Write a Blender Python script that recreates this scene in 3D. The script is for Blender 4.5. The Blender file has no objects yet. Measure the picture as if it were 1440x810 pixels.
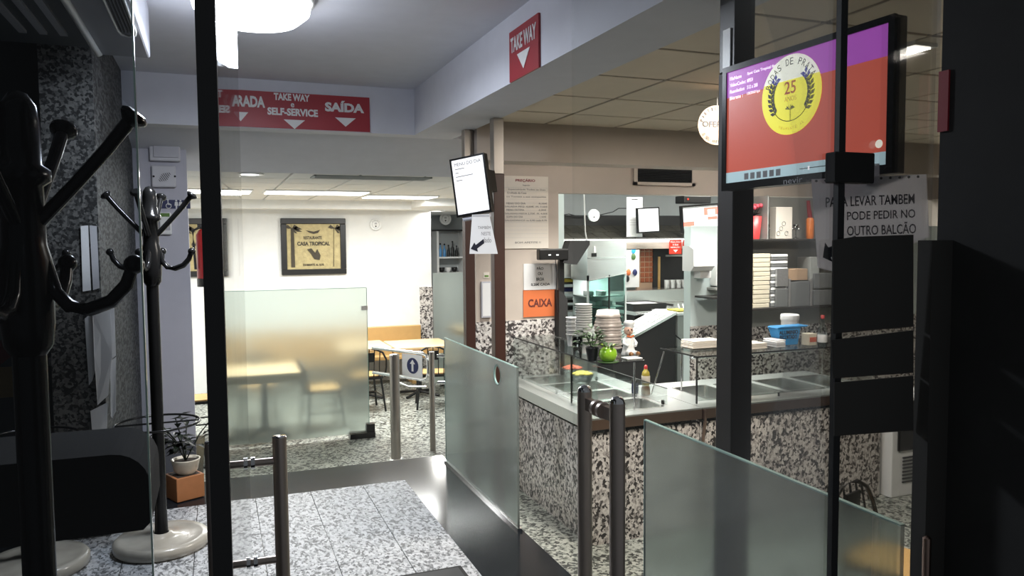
import bpy, bmesh, math, random
from mathutils import Vector, Matrix
random.seed(7)
S = bpy.context.scene
COL = S.collection
# ------------------------------------------------------------------ camera
YAW, PIT, ROL, FPX, CZ = math.radians(21.22), math.radians(-3.53), math.radians(-.46), 1073.9, 1.55
FW = Vector((math.sin(YAW)*math.cos(PIT), math.cos(YAW)*math.cos(PIT), math.sin(PIT)))
_rt = Vector((math.cos(YAW), -math.sin(YAW), 0)); _up = _rt.cross(FW)
RT = math.cos(ROL)*_rt + math.sin(ROL)*_up
UP = -math.sin(ROL)*_rt + math.cos(ROL)*_up
CAM = Vector((0, 0, CZ))
cd = bpy.data.cameras.new('camera'); cam = bpy.data.objects.new('camera', cd); COL.objects.link(cam)
m = Matrix((RT, UP, -FW)).transposed().to_4x4(); m.translation = CAM
cam.matrix_world = m
cd.sensor_width = 36; cd.lens = 36*FPX/1440; cd.clip_start = .02; cd.clip_end = 60
S.camera = cam
# ------------------------------------------------------------------ world, exposure
W = bpy.data.worlds.new('night_street'); S.world = W; W.use_nodes = True
W.node_tree.nodes['Background'].inputs[0].default_value = (.9, .95, 1, 1)
W.node_tree.nodes['Background'].inputs[1].default_value = .12
vs = S.view_settings
vs.view_transform = 'Standard'; vs.look = 'None'; vs.gamma = 1; vs.use_curve_mapping = False; vs.exposure = 0.0
S.cycles.use_denoising = True
S.cycles.transparent_max_bounces = 24
S.cycles.max_bounces = 10; S.cycles.transmission_bounces = 8; S.cycles.diffuse_bounces = 4; S.cycles.glossy_bounces = 5
S.cycles.sample_clamp_indirect = 6; S.cycles.blur_glossy = .5
S.cycles.caustics_reflective = False; S.cycles.caustics_refractive = False
# strengths (W) of the lamps, those the place has and added unseen ones; each is used in its lamp's builder
PW_LAND, PW_DINE, PW_DOWN, PW_KIT, PW_SHELF = 45, 72, 84, 66, 36

def at(x, y, X=None, Y=None, Z=None, D=None):
    """the point of the place seen at photo pixel (x, y) on a plane of the place"""
    r = RT*((x-720)/FPX) - UP*((y-405)/FPX) + FW
    t = D if D is not None else X/r.x if X is not None else Y/r.y if Y is not None else (Z-CZ)/r.z
    return CAM + r*t

# ------------------------------------------------------------------ materials
MATS = {}
def nt(name):
    m = bpy.data.materials.new(name); m.use_nodes = True
    t = m.node_tree; b = t.nodes['Principled BSDF']
    MATS[name] = m
    return m, t, b
def N(t, kind, **kw):
    n = t.nodes.new(kind)
    for k, v in kw.items():
        if k in n.inputs.keys(): n.inputs[k].default_value = v
        else: setattr(n, k, v)
    return n
def mat(name, col, rough=.5, metal=0, var=.06, scale=8, bump=0, bscale=60, emit=0, coat=0, stretch=None, spec=None):
    m, t, b = nt(name); L = t.links.new
    tc = N(t, 'ShaderNodeTexCoord'); mp = N(t, 'ShaderNodeMapping')
    if stretch: mp.inputs['Scale'].default_value = stretch
    L(tc.outputs['Object'], mp.inputs['Vector'])
    no = N(t, 'ShaderNodeTexNoise', Scale=scale, Detail=4.0); L(mp.outputs[0], no.inputs['Vector'])
    r = N(t, 'ShaderNodeMapRange'); r.inputs['To Min'].default_value = 1-var; r.inputs['To Max'].default_value = 1+var
    L(no.outputs['Fac'], r.inputs['Value'])
    mx = N(t, 'ShaderNodeVectorMath', operation='SCALE'); mx.inputs[0].default_value = col[:3]
    L(r.outputs[0], mx.inputs['Scale']); L(mx.outputs[0], b.inputs['Base Color'])
    b.inputs['Roughness'].default_value = rough; b.inputs['Metallic'].default_value = metal
    if spec is not None: b.inputs['Specular IOR Level'].default_value = spec
    if coat: b.inputs['Coat Weight'].default_value = coat; b.inputs['Coat Roughness'].default_value = .08
    if bump:
        n2 = N(t, 'ShaderNodeTexNoise', Scale=bscale, Detail=3.0); L(mp.outputs[0], n2.inputs['Vector'])
        bp = N(t, 'ShaderNodeBump', Strength=bump, Distance=.01); L(n2.outputs['Fac'], bp.inputs['Height'])
        L(bp.outputs[0], b.inputs['Normal'])
    if emit:
        L(mx.outputs[0], b.inputs['Emission Color']); b.inputs['Emission Strength'].default_value = emit
    return m
def granite(name, cols, scale, rough=.35, stretch=(1, 1, 1), rot=0.0):
    """speckled stone: distorted voronoi grains, each in one of the given colours [(pos, rgb)]"""
    m, t, b = nt(name); L = t.links.new
    tc = N(t, 'ShaderNodeTexCoord'); mp = N(t, 'ShaderNodeMapping')
    mp.inputs['Scale'].default_value = stretch; mp.inputs['Rotation'].default_value = (rot, rot, rot)
    L(tc.outputs['Object'], mp.inputs['Vector'])
    no = N(t, 'ShaderNodeTexNoise', Scale=scale*.9, Detail=3.0); L(mp.outputs[0], no.inputs['Vector'])
    sc = N(t, 'ShaderNodeVectorMath', operation='SCALE'); sc.inputs['Scale'].default_value = 1.6/scale
    L(no.outputs['Color'], sc.inputs[0])
    ad = N(t, 'ShaderNodeVectorMath', operation='ADD'); L(mp.outputs[0], ad.inputs[0]); L(sc.outputs[0], ad.inputs[1])
    vo = N(t, 'ShaderNodeTexVoronoi', Scale=scale); L(ad.outputs[0], vo.inputs['Vector'])
    sp = N(t, 'ShaderNodeSeparateColor'); L(vo.outputs['Color'], sp.inputs[0])
    n3 = N(t, 'ShaderNodeTexNoise', Scale=scale*2.2, Detail=2.0); L(mp.outputs[0], n3.inputs['Vector'])
    mm = N(t, 'ShaderNodeMath', operation='MULTIPLY_ADD'); mm.inputs[1].default_value = .35; L(n3.outputs['Fac'], mm.inputs[0])
    m2 = N(t, 'ShaderNodeMath', operation='MULTIPLY'); m2.inputs[1].default_value = .8; L(sp.outputs[0], m2.inputs[0]); L(m2.outputs[0], mm.inputs[2])
    rp = N(t, 'ShaderNodeValToRGB'); L(mm.outputs[0], rp.inputs[0])
    e = rp.color_ramp.elements
    while len(e) < len(cols): e.new(.5)
    for k, (p, c) in enumerate(cols): e[k].position = p; e[k].color = (*c, 1)
    L(rp.outputs[0], b.inputs['Base Color']); b.inputs['Roughness'].default_value = rough
    return m
def emis(name, col, s):
    m, t, b = nt(name)
    b.inputs['Base Color'].default_value = (*[c*.3 for c in col], 1)
    no = N(t, 'ShaderNodeTexNoise', Scale=3.0)
    r = N(t, 'ShaderNodeMapRange'); r.inputs['To Min'].default_value = s*.96; r.inputs['To Max'].default_value = s*1.04
    t.links.new(no.outputs['Fac'], r.inputs['Value']); t.links.new(r.outputs[0], b.inputs['Emission Strength'])
    b.inputs['Emission Color'].default_value = (*col, 1); b.inputs['Roughness'].default_value = .3
    return m
def clear_glass(name, tint, refl=1.0, ior=1.5, dirt=.0):
    m, t, b = nt(name); t.nodes.remove(b); L = t.links.new; o = t.nodes['Material Output']
    tr = N(t, 'ShaderNodeBsdfTransparent'); gl = N(t, 'ShaderNodeBsdfGlossy'); gl.inputs['Roughness'].default_value = .02
    no = N(t, 'ShaderNodeTexNoise', Scale=2.0, Detail=3.0)
    r = N(t, 'ShaderNodeMapRange'); r.inputs['To Min'].default_value = .97; r.inputs['To Max'].default_value = 1.03
    L(no.outputs['Fac'], r.inputs['Value'])
    v = N(t, 'ShaderNodeVectorMath', operation='SCALE'); v.inputs[0].default_value = tint; L(r.outputs[0], v.inputs['Scale']); L(v.outputs[0], tr.inputs[0])
    fr = N(t, 'ShaderNodeFresnel'); fr.inputs[0].default_value = ior
    mu = N(t, 'ShaderNodeMath', operation='MULTIPLY'); mu.inputs[1].default_value = refl; L(fr.outputs[0], mu.inputs[0])
    mx = N(t, 'ShaderNodeMixShader'); L(mu.outputs[0], mx.inputs[0]); L(tr.outputs[0], mx.inputs[1]); L(gl.outputs[0], mx.inputs[2])
    L(mx.outputs[0], o.inputs[0])
    return m
def frosted(name, tint, rough, milk, milkcol):
    m, t, b = nt(name); L = t.links.new; o = t.nodes['Material Output']
    b.inputs['Base Color'].default_value = (*tint, 1); b.inputs['Transmission Weight'].default_value = 1
    b.inputs['Roughness'].default_value = rough; b.inputs['IOR'].default_value = 1.3
    no = N(t, 'ShaderNodeTexNoise', Scale=40.0, Detail=2.0)
    bp = N(t, 'ShaderNodeBump', Strength=.05, Distance=.002); L(no.outputs['Fac'], bp.inputs['Height']); L(bp.outputs[0], b.inputs['Normal'])
    df = N(t, 'ShaderNodeBsdfDiffuse'); df.inputs[0].default_value = (*milkcol, 1)
    tl = N(t, 'ShaderNodeBsdfTranslucent'); tl.inputs[0].default_value = (*milkcol, 1)
    a = N(t, 'ShaderNodeMixShader'); a.inputs[0].default_value = .5; L(df.outputs[0], a.inputs[1]); L(tl.outputs[0], a.inputs[2])
    mx = N(t, 'ShaderNodeMixShader'); mx.inputs[0].default_value = milk; L(b.outputs[0], mx.inputs[1]); L(a.outputs[0], mx.inputs[2])
    L(mx.outputs[0], o.inputs[0])
    return m

mat('paint_white', (.66, .67, .73), .8, bump=.05, bscale=120)
mat('paint_warm', (.52, .45, .39), .8, bump=.05, bscale=120)
mat('paint_far', (.82, .83, .82), .8, bump=.04)
mat('paint_lav', (.55, .55, .62), .8, bump=.04)
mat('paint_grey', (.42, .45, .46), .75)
mat('paint_kit', (.66, .76, .76), .5)
mat('ceil_tile', (.74, .65, .52), .9, bump=.15, bscale=160)
mat('ceil_rail', (.20, .17, .14), .7)
mat('ceil_tile_cool', (.75, .75, .73), .9, bump=.1, bscale=160)
mat('ceil_rail_cool', (.55, .55, .53), .7)
mat('black_stone', (.012, .014, .017), .13, var=.4, scale=90, spec=.12)
granite('tile_granite', [(0, (.03, .03, .033)), (.34, (.14, .145, .15)), (.47, (.33, .34, .35)), (.80, (.55, .56, .57))], 85, .5, (1, .6, 1))
granite('floor_granite', [(0, (.012, .013, .012)), (.40, (.04, .044, .04)), (.50, (.22, .24, .21)), (.80, (.48, .50, .45))], 46, .4)
granite('counter_granite', [(0, (.012, .011, .011)), (.41, (.045, .038, .036)), (.51, (.34, .31, .29)), (.80, (.68, .64, .60))], 58, .35, (1, 1, .8), .6)
granite('dado_granite', [(0, (.02, .018, .018)), (.42, (.07, .06, .06)), (.49, (.38, .35, .33)), (.78, (.72, .69, .66))], 48, .35)
granite('column_granite', [(0, (.005, .005, .005)), (.42, (.012, .012, .012)), (.52, (.05, .05, .048)), (.85, (.13, .128, .12))], 70, .6, (1, .3, 1))
mat('steel', (.78, .79, .78), .38, 1, var=.08, scale=5, stretch=(1, 30, 30))
mat('steel_bright', (.84, .85, .83), .26, 1, var=.05)
mat('post_steel', (.40, .37, .34), .35, 1, var=.1)
mat('steel_brown', (.42, .30, .25), .3, 1, var=.1)
mat('tube_dark', (.62, .54, .49), .42, 1, var=.1, stretch=(8, 8, .5))
mat('chrome', (.85, .86, .88), .07, 1, var=.02)
mat('reflected_brown', (.062, .026, .019), .42, var=.12)  # brown reflections in the steel posts, put into the colour
mat('dark_brown', (.018, .012, .010), .5)
mat('black', (.010, .010, .010), .35, var=.2)
mat('black_gloss', (.010, .010, .010), .2, var=.2, spec=.3)
mat('bench_black', (.022, .022, .022), 1, spec=.05)
mat('notice_dark', (.08, .078, .074), .9, spec=.1)
mat('black_matte', (.016, .016, .016), .8, var=.2)
mat('facade_black', (.035, .035, .035), .85, var=.25)
mat('slate', (.030, .038, .045), .5, var=.15)
mat('rubber', (.012, .013, .015), .5)
mat('red_sign', (.36, .028, .040), .45, var=.05)
mat('sign_white', (.80, .80, .80), .5)
mat('paper', (.80, .80, .80), .7, var=.03)
mat('paper_cream', (.76, .70, .62), .7, var=.04)
mat('paper_dim', (.50, .50, .52), .6, var=.05)
def paper_translucent(name, col, k):
    m = mat(name, col, .7, var=.04); t = m.node_tree; L = t.links.new; b = t.nodes['Principled BSDF']
    tl = N(t, 'ShaderNodeBsdfTranslucent'); tl.inputs[0].default_value = (*col, 1)
    mx = N(t, 'ShaderNodeMixShader'); mx.inputs[0].default_value = k
    L(b.outputs[0], mx.inputs[1]); L(tl.outputs[0], mx.inputs[2]); L(mx.outputs[0], t.nodes['Material Output'].inputs[0])
paper_translucent('paper_sheer', (.75, .75, .78), .6)
mat('ink', (.02, .02, .025), .7)
mat('ink_grey', (.22, .21, .21), .7)
mat('ink_red', (.25, .02, .03), .7)
mat('ink_brown', (.12, .025, .02), .6)
mat('arrow_navy', (.012, .013, .025), .5)
mat('orange_card', (.66, .17, .055), .6, var=.05)
mat('navy', (.012, .018, .09), .5)
mat('wood_light', (.72, .52, .30), .4, var=.15, scale=6, stretch=(1, 12, 1))
mat('wood_tan', (.55, .34, .13), .45, var=.12)
mat('terracotta', (.40, .16, .06), .6, var=.15, scale=20)
mat('ceramic_cream', (.72, .66, .54), .3, var=.08, coat=.3)
mat('soil', (.03, .02, .014), .9, var=.4, scale=60)
mat('leaf_dark', (.010, .016, .010), .4, var=.3)
mat('leaf_green', (.05, .11, .03), .4, var=.35, scale=30)
mat('leaf_lime', (.36, .55, .05), .4, var=.2)
mat('pot_green', (.26, .50, .03), .15, var=.15, coat=.5)
mat('pot_dark', (.015, .015, .018), .3)
mat('plastic_white', (.85, .86, .85), .3, var=.03)
mat('plastic_grey', (.48, .48, .53), .4, var=.04)
mat('plastic_cream', (.62, .62, .66), .45, var=.04)
mat('marble', (.42, .39, .33), .25, var=.25, scale=12, coat=.3)
mat('ac_body', (.30, .31, .35), .45, var=.06)
mat('ac_white', (.70, .72, .70), .35)
mat('gold', (.42, .35, .18), .5, .4, var=.35, scale=16, bump=.4, bscale=40)
mat('relief', (.045, .035, .02), .5, .2, var=.4, bump=.3)
mat('red_enamel', (.30, .012, .016), .3)
mat('foil', (.60, .61, .62), .3, .8, var=.2, scale=60)
mat('foil_grey', (.24, .25, .25), .4, .5, var=.1)
mat('card_cream', (.64, .58, .45), .75, var=.1, scale=14)
mat('card_brown', (.36, .24, .15), .8, var=.1)
mat('bowl_foil', (.70, .62, .58), .4, .15, var=.25, scale=30)
mat('shelf_dark', (.03, .028, .026), .35)
mat('shelf_grey', (.33, .34, .32), .4)
mat('blue_box', (.02, .27, .62), .4)
mat('red_pot', (.55, .05, .05), .35)
mat('pink_flower', (.75, .10, .14), .5)
mat('orange_bottle', (.75, .20, .03), .3)
mat('bottle_yellow', (.42, .34, .06), .15, var=.2, coat=.6)
mat('bottle_brown', (.22, .09, .025), .2, coat=.6)
mat('bottle_blue', (.10, .32, .62), .3)
mat('wall_tile', (.30, .085, .035), .3, var=.25, scale=9)
mat('grout', (.45, .30, .2), .8)
mat('shingle', (.045, .042, .034), .5, var=.4, scale=20)
mat('skin', (.70, .45, .34), .5)
mat('food_yellow', (.70, .60, .10), .5, var=.2, scale=20)
mat('food_green', (.10, .22, .03), .5, var=.4, scale=30)
mat('food_red', (.55, .10, .04), .5, var=.3, scale=30)
mat('screen_red', (.55, .098, .062), .3, var=.06, scale=1.5, emit=.78)
mat('screen_purple', (.40, .085, .48), .3, emit=.85)
mat('screen_yellow', (.90, .84, .06), .3, var=.02, emit=.95)
mat('screen_cream', (.92, .93, .80), .3, var=.02, emit=.95)
mat('screen_bar', (.42, .58, .63), .3, emit=.8)
mat('screen_text', (1, .95, 1), .3, emit=1.0)
mat('screen_off', (.20, .21, .21), .2)
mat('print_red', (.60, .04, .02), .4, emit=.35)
mat('print_blue', (.03, .03, .45), .4, emit=.35)
mat('print_black', (.02, .02, .015), .4)
mat('print_gold', (.70, .50, .08), .4, emit=.4)
emis('screen_white', (.97, .98, 1), .92)
emis('lamp_cool', (.93, .96, 1), 9)
emis('lamp_white', (1, 1, .97), 5)
emis('lamp_warm', (1, .93, .82), 6)
emis('led_green', (.05, 1, .35), 2)
clear_glass('door_glass', (.985, .99, .988), .45)
clear_glass('leaf_glass', (.95, .97, .96), 1.0, 1.5)
clear_glass('side_glass', (.72, .74, .76), .35)
clear_glass('shelf_glass', (.94, .97, .96), .5)
clear_glass('case_glass', (.62, .78, .74), .8)
clear_glass('cup_clear', (.90, .92, .93), 1.0)
clear_glass('bottle_glass', (.80, .84, .84), .9)
frosted('frost_screen', (.74, .83, .79), .30, .14, (.74, .80, .77))
frosted('frost_guard', (.60, .72, .72), .13, .22, (.60, .63, .60))
mat('glass_edge', (.42, .62, .56), .15, var=.05, spec=.8)

# ------------------------------------------------------------------ mesh helpers
def org(o):
    v = Vector((0, 0, 0))
    while o is not None: v = v + o.location; o = o.parent
    return v
class MB:
    """collects boxes, tubes, lathes ... in place coordinates (or in a frame M) for ONE mesh"""
    def __init__(s, M=None): s.v = []; s.f = []; s.sm = []; s.M = M
    def add(s, vs, fs, smooth=False):
        n = len(s.v)
        for p in vs:
            p = Vector(p); s.v.append(s.M @ p if s.M else p)
        for f in fs: s.f.append([i+n for i in f]); s.sm.append(smooth)
        return s
    def box(s, a, b, bev=0):
        x0, y0, z0 = [min(a[i], b[i]) for i in range(3)]; x1, y1, z1 = [max(a[i], b[i]) for i in range(3)]
        if not bev:
            vs = [(x, y, z) for z in (z0, z1) for y in (y0, y1) for x in (x0, x1)]
            return s.add(vs, [(0, 2, 3, 1), (4, 5, 7, 6), (0, 1, 5, 4), (2, 6, 7, 3), (0, 4, 6, 2), (1, 3, 7, 5)])
        bm = bmesh.new(); bmesh.ops.create_cube(bm, size=1)
        bmesh.ops.scale(bm, vec=(x1-x0, y1-y0, z1-z0), verts=bm.verts)
        bmesh.ops.translate(bm, vec=((x0+x1)/2, (y0+y1)/2, (z0+z1)/2), verts=bm.verts)
        bmesh.ops.bevel(bm, geom=list(bm.edges), offset=bev, segments=2, affect='EDGES', profile=.5)
        bm.verts.index_update()
        vs = [v.co.copy() for v in bm.verts]; fs = [[v.index for v in f.verts] for f in bm.faces]; bm.free()
        return s.add(vs, fs)
    def prism(s, poly, d0, d1, axis='Y'):
        """poly of 2D points, extruded along an axis; 2D axes: Y->(x,z)  X->(y,z)  Z->(x,y)"""
        mk = {'Y': lambda p, d: (p[0], d, p[1]), 'X': lambda p, d: (d, p[0], p[1]), 'Z': lambda p, d: (p[0], p[1], d)}[axis]
        n = len(poly)
        vs = [mk(p, d0) for p in poly]+[mk(p, d1) for p in poly]
        fs = [list(range(n))[::-1], list(range(n, 2*n))]+[(i, (i+1) % n, n+(i+1) % n, n+i) for i in range(n)]
        return s.add(vs, fs)
    def tube(s, path, r, n=10, cap=True):
        path = [Vector(p) for p in path]; k = len(path)
        rs = r if isinstance(r, (list, tuple)) else [r]*k
        vs = []; ref = None
        for i, p in enumerate(path):
            t = (path[min(i+1, k-1)]-path[max(i-1, 0)]).normalized()
            if ref is None: ref = Vector((0, 0, 1)) if abs(t.z) < .9 else Vector((1, 0, 0))
            a = t.cross(ref).normalized(); b = t.cross(a).normalized(); ref = -b if False else ref
            for j in range(n):
                q = 2*math.pi*j/n; vs.append(p+(a*math.cos(q)+b*math.sin(q))*rs[i])
        fs = [(i*n+j, i*n+(j+1) % n, (i+1)*n+(j+1) % n, (i+1)*n+j) for i in range(k-1) for j in range(n)]
        s.add(vs, fs, True)
        if cap: s.add([vs[j] for j in range(n)], [list(range(n))[::-1]]); s.add(vs[-n:], [list(range(n))])
        return s
    def lathe(s, prof, c=(0, 0, 0), n=24, smooth=True):
        """prof [(r, z)] about a vertical axis at c"""
        c = Vector(c); vs = []
        for r, z in prof:
            for j in range(n):
                q = 2*math.pi*j/n; vs.append(c+Vector((r*math.cos(q), r*math.sin(q), z)))
        fs = [(i*n+j, i*n+(j+1) % n, (i+1)*n+(j+1) % n, (i+1)*n+j) for i in range(len(prof)-1) for j in range(n)]
        s.add(vs, fs, smooth)
        if prof[0][0] > 1e-5: s.add(vs[:n], [list(range(n))[::-1]])
        if prof[-1][0] > 1e-5: s.add(vs[-n:], [list(range(n))])
        return s
    def ball(s, c, r, sc=(1, 1, 1), n=12):
        c = Vector(c); prof = [(math.sin(math.pi*i/8), -math.cos(math.pi*i/8)) for i in range(9)]
        vs = []
        for a, z in prof:
            for j in range(n):
                q = 2*math.pi*j/n; vs.append(c+Vector((a*math.cos(q)*r*sc[0], a*math.sin(q)*r*sc[1], z*r*sc[2])))
        return s.add(vs, [(i*n+j, i*n+(j+1) % n, (i+1)*n+(j+1) % n, (i+1)*n+j) for i in range(8) for j in range(n)], True)
    def ring(s, c, R, r, n=28, nn=8, M=None):
        vs = []
        for i in range(n):
            a = 2*math.pi*i/n
            for j in range(nn):
                b = 2*math.pi*j/nn
                p = Vector(((R+r*math.cos(b))*math.cos(a), (R+r*math.cos(b))*math.sin(a), r*math.sin(b)))
                vs.append(Vector(c)+(M @ p if M else p))
        return s.add(vs, [(i*nn+j, ((i+1) % n)*nn+j, ((i+1) % n)*nn+(j+1) % nn, i*nn+(j+1) % nn) for i in range(n) for j in range(nn)], True)
    def leaf(s, p, d, l, w, fold=.25):
        d = Vector(d).normalized(); p = Vector(p)
        a = d.cross(Vector((0, 0, 1)));  a = a.normalized() if a.length > 1e-3 else Vector((1, 0, 0))
        u = a.cross(d)
        m_ = p+d*l*.5; t = p+d*l-u*l*.12
        vs = [p, m_+a*w*.5+u*w*fold, t, m_-a*w*.5+u*w*fold, m_, m_+a*w*.2-u*.001]
        return s.add(vs, [(0, 4, 1), (1, 4, 2), (0, 3, 4), (3, 2, 4)], True)
    def build(s, name, mt, parent=None):
        me = bpy.data.meshes.new(name)
        o = bpy.data.objects.new(name, me); COL.objects.link(o)
        if parent is not None:
            o.parent = parent; off = org(parent)
        else:
            xs = [p.x for p in s.v]; ys = [p.y for p in s.v]; zs = [p.z for p in s.v]
            off = Vector(((min(xs)+max(xs))/2, (min(ys)+max(ys))/2, min(zs))); o.location = off
        me.from_pydata([p-off for p in s.v], [], s.f)
        me.materials.append(MATS[mt])
        for pl, sm in zip(me.polygons, s.sm): pl.use_smooth = sm
        bm = bmesh.new(); bm.from_mesh(me); bmesh.ops.recalc_face_normals(bm, faces=bm.faces); bm.to_mesh(me); bm.free()
        me.update()
        return o
def tag(o, label, cat, group=None, kind=None):
    o['label'] = label; o['category'] = cat
    if group: o['group'] = group
    return o
def thing(name, label, cat, loc=(0, 0, 0), group=None):
    o = bpy.data.objects.new(name, None); COL.objects.link(o); o.location = Vector(loc); o.empty_display_size = .05
    return tag(o, label, cat, group)
def struct(o): o['kind'] = 'structure'; return o
def sroot(name, loc=(0, 0, 0)):
    o = bpy.data.objects.new(name, None); COL.objects.link(o); o.location = Vector(loc); o['kind'] = 'structure'; return o
def copy_tree(o, parent=None):
    c = o.copy(); COL.objects.link(c); c.parent = parent
    for ch in list(o.children): copy_tree(ch, c)
    return c
def frame(o, x, y):
    """4x4 frame: origin o, x and y directions in the plane, z out of it"""
    x = Vector(x).normalized(); y = Vector(y); y = (y-x*y.dot(x)).normalized(); z = x.cross(y)
    M = Matrix((x, y, z)).transposed().to_4x4(); M.translation = Vector(o)
    return M
def face_y(x, z, Y): return frame((x, Y, z), (1, 0, 0), (0, 0, 1))      # a sheet facing -Y
def text(name, s, M, x0, x1, y0, y1, mt, parent, bold=.0, depth=.001, lift=.001, shear=0):
    """lettering as real thin geometry filling the box x0..x1, y0..y1 of frame M"""
    cu = bpy.data.curves.new('lettering', 'FONT'); cu.body = s; cu.offset = bold; cu.resolution_u = 3; cu.extrude = .01
    cu.align_x = 'CENTER'; cu.space_line = 1.0; cu.shear = shear
    to = bpy.data.objects.new('lettering', cu); COL.objects.link(to)
    dg = bpy.context.evaluated_depsgraph_get(); dg.update()
    me = bpy.data.meshes.new_from_object(to.evaluated_get(dg), depsgraph=dg)
    bpy.data.objects.remove(to); bpy.data.curves.remove(cu)
    xs = [v.co.x for v in me.vertices]; ys = [v.co.y for v in me.vertices]
    ax, bx, ay, by = min(xs), max(xs), min(ys), max(ys)
    off = org(parent)
    for v in me.vertices:
        p = Vector((x0+(v.co.x-ax)/(bx-ax)*(x1-x0), y0+(v.co.y-ay)/max(by-ay, 1e-6)*(y1-y0), lift+(depth if v.co.z > 0 else 0)))
        v.co = (M @ p)-off
    me.materials.clear(); me.materials.append(MATS[mt])
    o = bpy.data.objects.new(name, me); COL.objects.link(o); o.parent = parent
    return o
def tri(M, cx, cy, w, h, parent, mt='sign_white', name='arrow', lift=.001):
    return MB(M).prism([(cx-w/2, cy+h/2), (cx, cy-h/2), (cx+w/2, cy+h/2)], lift, lift+.002, 'Z').build(name, mt, parent)
def disc2(M, cx, cy, r, z0, z1, ry=None, n=40):
    ry = ry or r
    return MB(M).prism([(cx+r*math.cos(2*math.pi*i/n), cy+ry*math.sin(2*math.pi*i/n)) for i in range(n)], z0, z1, 'Z')
def area_light(name, loc, sx, sy, power, col, parent=None, aim=(0, 0, -1), spread=None):
    l = bpy.data.lights.new(name, 'AREA'); l.shape = 'RECTANGLE'; l.size = sx; l.size_y = sy; l.energy = power; l.color = col
    if spread: l.spread = spread
    o = bpy.data.objects.new(name, l); COL.objects.link(o)
    o.rotation_euler = Vector(aim).to_track_quat('-Z', 'Y').to_euler()
    if parent is not None: o.parent = parent; o.location = Vector(loc)-org(parent)
    else: o.location = Vector(loc)
    return o
LOW = -.65
# ================================================================== THE SETTING
# upper landing: black stone slab with granite tiles let into it
fl = struct(MB().box((-3.2, -.6, -.12), (1.50, 5.30, -.004)).box((-3.2, 5.30, -.12), (-.12, 6.60, -.004)).build('floor', 'black_stone'))
tx = [-.79+.325*k for k in range(7)]
tile_proto = {}
for i, x in enumerate(tx):
    x1 = min(x+.325, 1.112) if i < 6 else 1.112
    if i == 6: continue
    for j, (ya, yb) in enumerate(((3.655, 4.818), (2.49, 3.652), (1.33, 2.487))):
        if i == 5: x1 = 1.112
        k = (round(x1-x, 3), j)
        if k in tile_proto:
            o = tile_proto[k].copy(); COL.objects.link(o); o.location = tile_proto[k].location + Vector((x-tile_proto[k]['x0'], 0, 0)); o['x0'] = x
        else:
            o = MB().box((x+.0015, ya, -.006), (x1-.0015, yb, 0), .0012).build('floor_tile', 'tile_granite', fl); o['x0'] = x; tile_proto[k] = o
for o in [c for c in fl.children]:
    if 'x0' in o: del o['x0']
riser = struct(MB().box((1.42, -.6, LOW), (1.50, 5.30, -.12)).box((-.12, 5.22, LOW), (1.50, 5.30, -.12)).build('trim_1', 'black_stone'))
low = struct(MB().box((-3.2, -.6, LOW-.1), (8.2, 14.6, LOW)).build('floor_dining', 'floor_granite'))
for k in range(3):
    MB().box((-.1, 5.30, LOW), (1.49, 5.30+.28*(3-k), LOW+.1625*(k+1))).build('step', 'black_stone', low)
# ceilings and beams
struct(MB().box((-3.2, 1.3, 2.73), (1.48, 5.88, 2.85)).build('ceiling', 'paint_white'))
struct(MB().box((-.56, 5.88, 2.38), (1.83, 6.05, 2.85)).build('trim_2', 'paint_white'))           # cross beam with the long sign
struct(MB().box((1.48, 1.3, 2.38), (1.83, 5.88, 2.85)).build('trim_3', 'paint_white'))           # beam along the guard
struct(MB().prism([(6.05, 2.385), (6.05, 2.75), (6.9, 2.75), (6.9, 2.15)], -.56, 2.21, 'X').build('ceiling_slope', 'paint_white'))
dc = struct(MB().prism([(-3.2, 6.9), (2.98, 6.9), (4.92, 12.35), (5.05, 14.5), (-3.2, 14.5)], 2.17, 2.3, 'Z').build('ceiling_dining', 'ceil_rail_cool'))
tp = None
for i in range(9):
    for j in range(9):
        x, y = -1.75+.6*i, 6.905+.6*j
        if x+.6 > 2.95+(y-6.76)*.34: continue
        if tp is None: tp = MB().box((x+.012, y+.012, 2.152), (x+.588, y+.588, 2.175), .004).build('ceiling_tile', 'ceil_tile_cool', dc); t0 = (x, y)
        else:
            o = tp.copy(); COL.objects.link(o); o.location = tp.location+Vector((x-t0[0], y-t0[1], 0))
struct(MB().box((-1.5, 11.2, 2.03), (2.75, 11.5, 2.17)).build('trim_4', 'paint_far'))
struct(MB().box((2.75, 10.4, 2.05), (4.2, 14.3, 2.17)).build('trim_5', 'paint_far'))
kc = struct(MB().box((1.83, 1.3, 2.45), (8.2, 5.45, 2.6)).build('ceiling_counter', 'ceil_rail'))
tp = None
for i in range(9):
    for j in range(7):
        x, y = 1.785+.6*i, 1.33+.6*j
        x0 = max(x+.012, 1.835)
        if i > 0 and tp is not None:
            o = tp.copy(); COL.objects.link(o); o.location = tp.location+Vector((x-t0[0], y-t0[1], 0))
        else:
            o = MB().box((x0, y+.012, 2.44), (x+.588, y+.588, 2.46), .004).build('ceiling_tile', 'ceil_tile', kc)
            if i > 0: tp = o; t0 = (x, y)
struct(MB().box((1.83, 5.40, 2.15), (8.0, 5.65, 2.6)).build('trim_6', 'paint_warm'))
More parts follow.
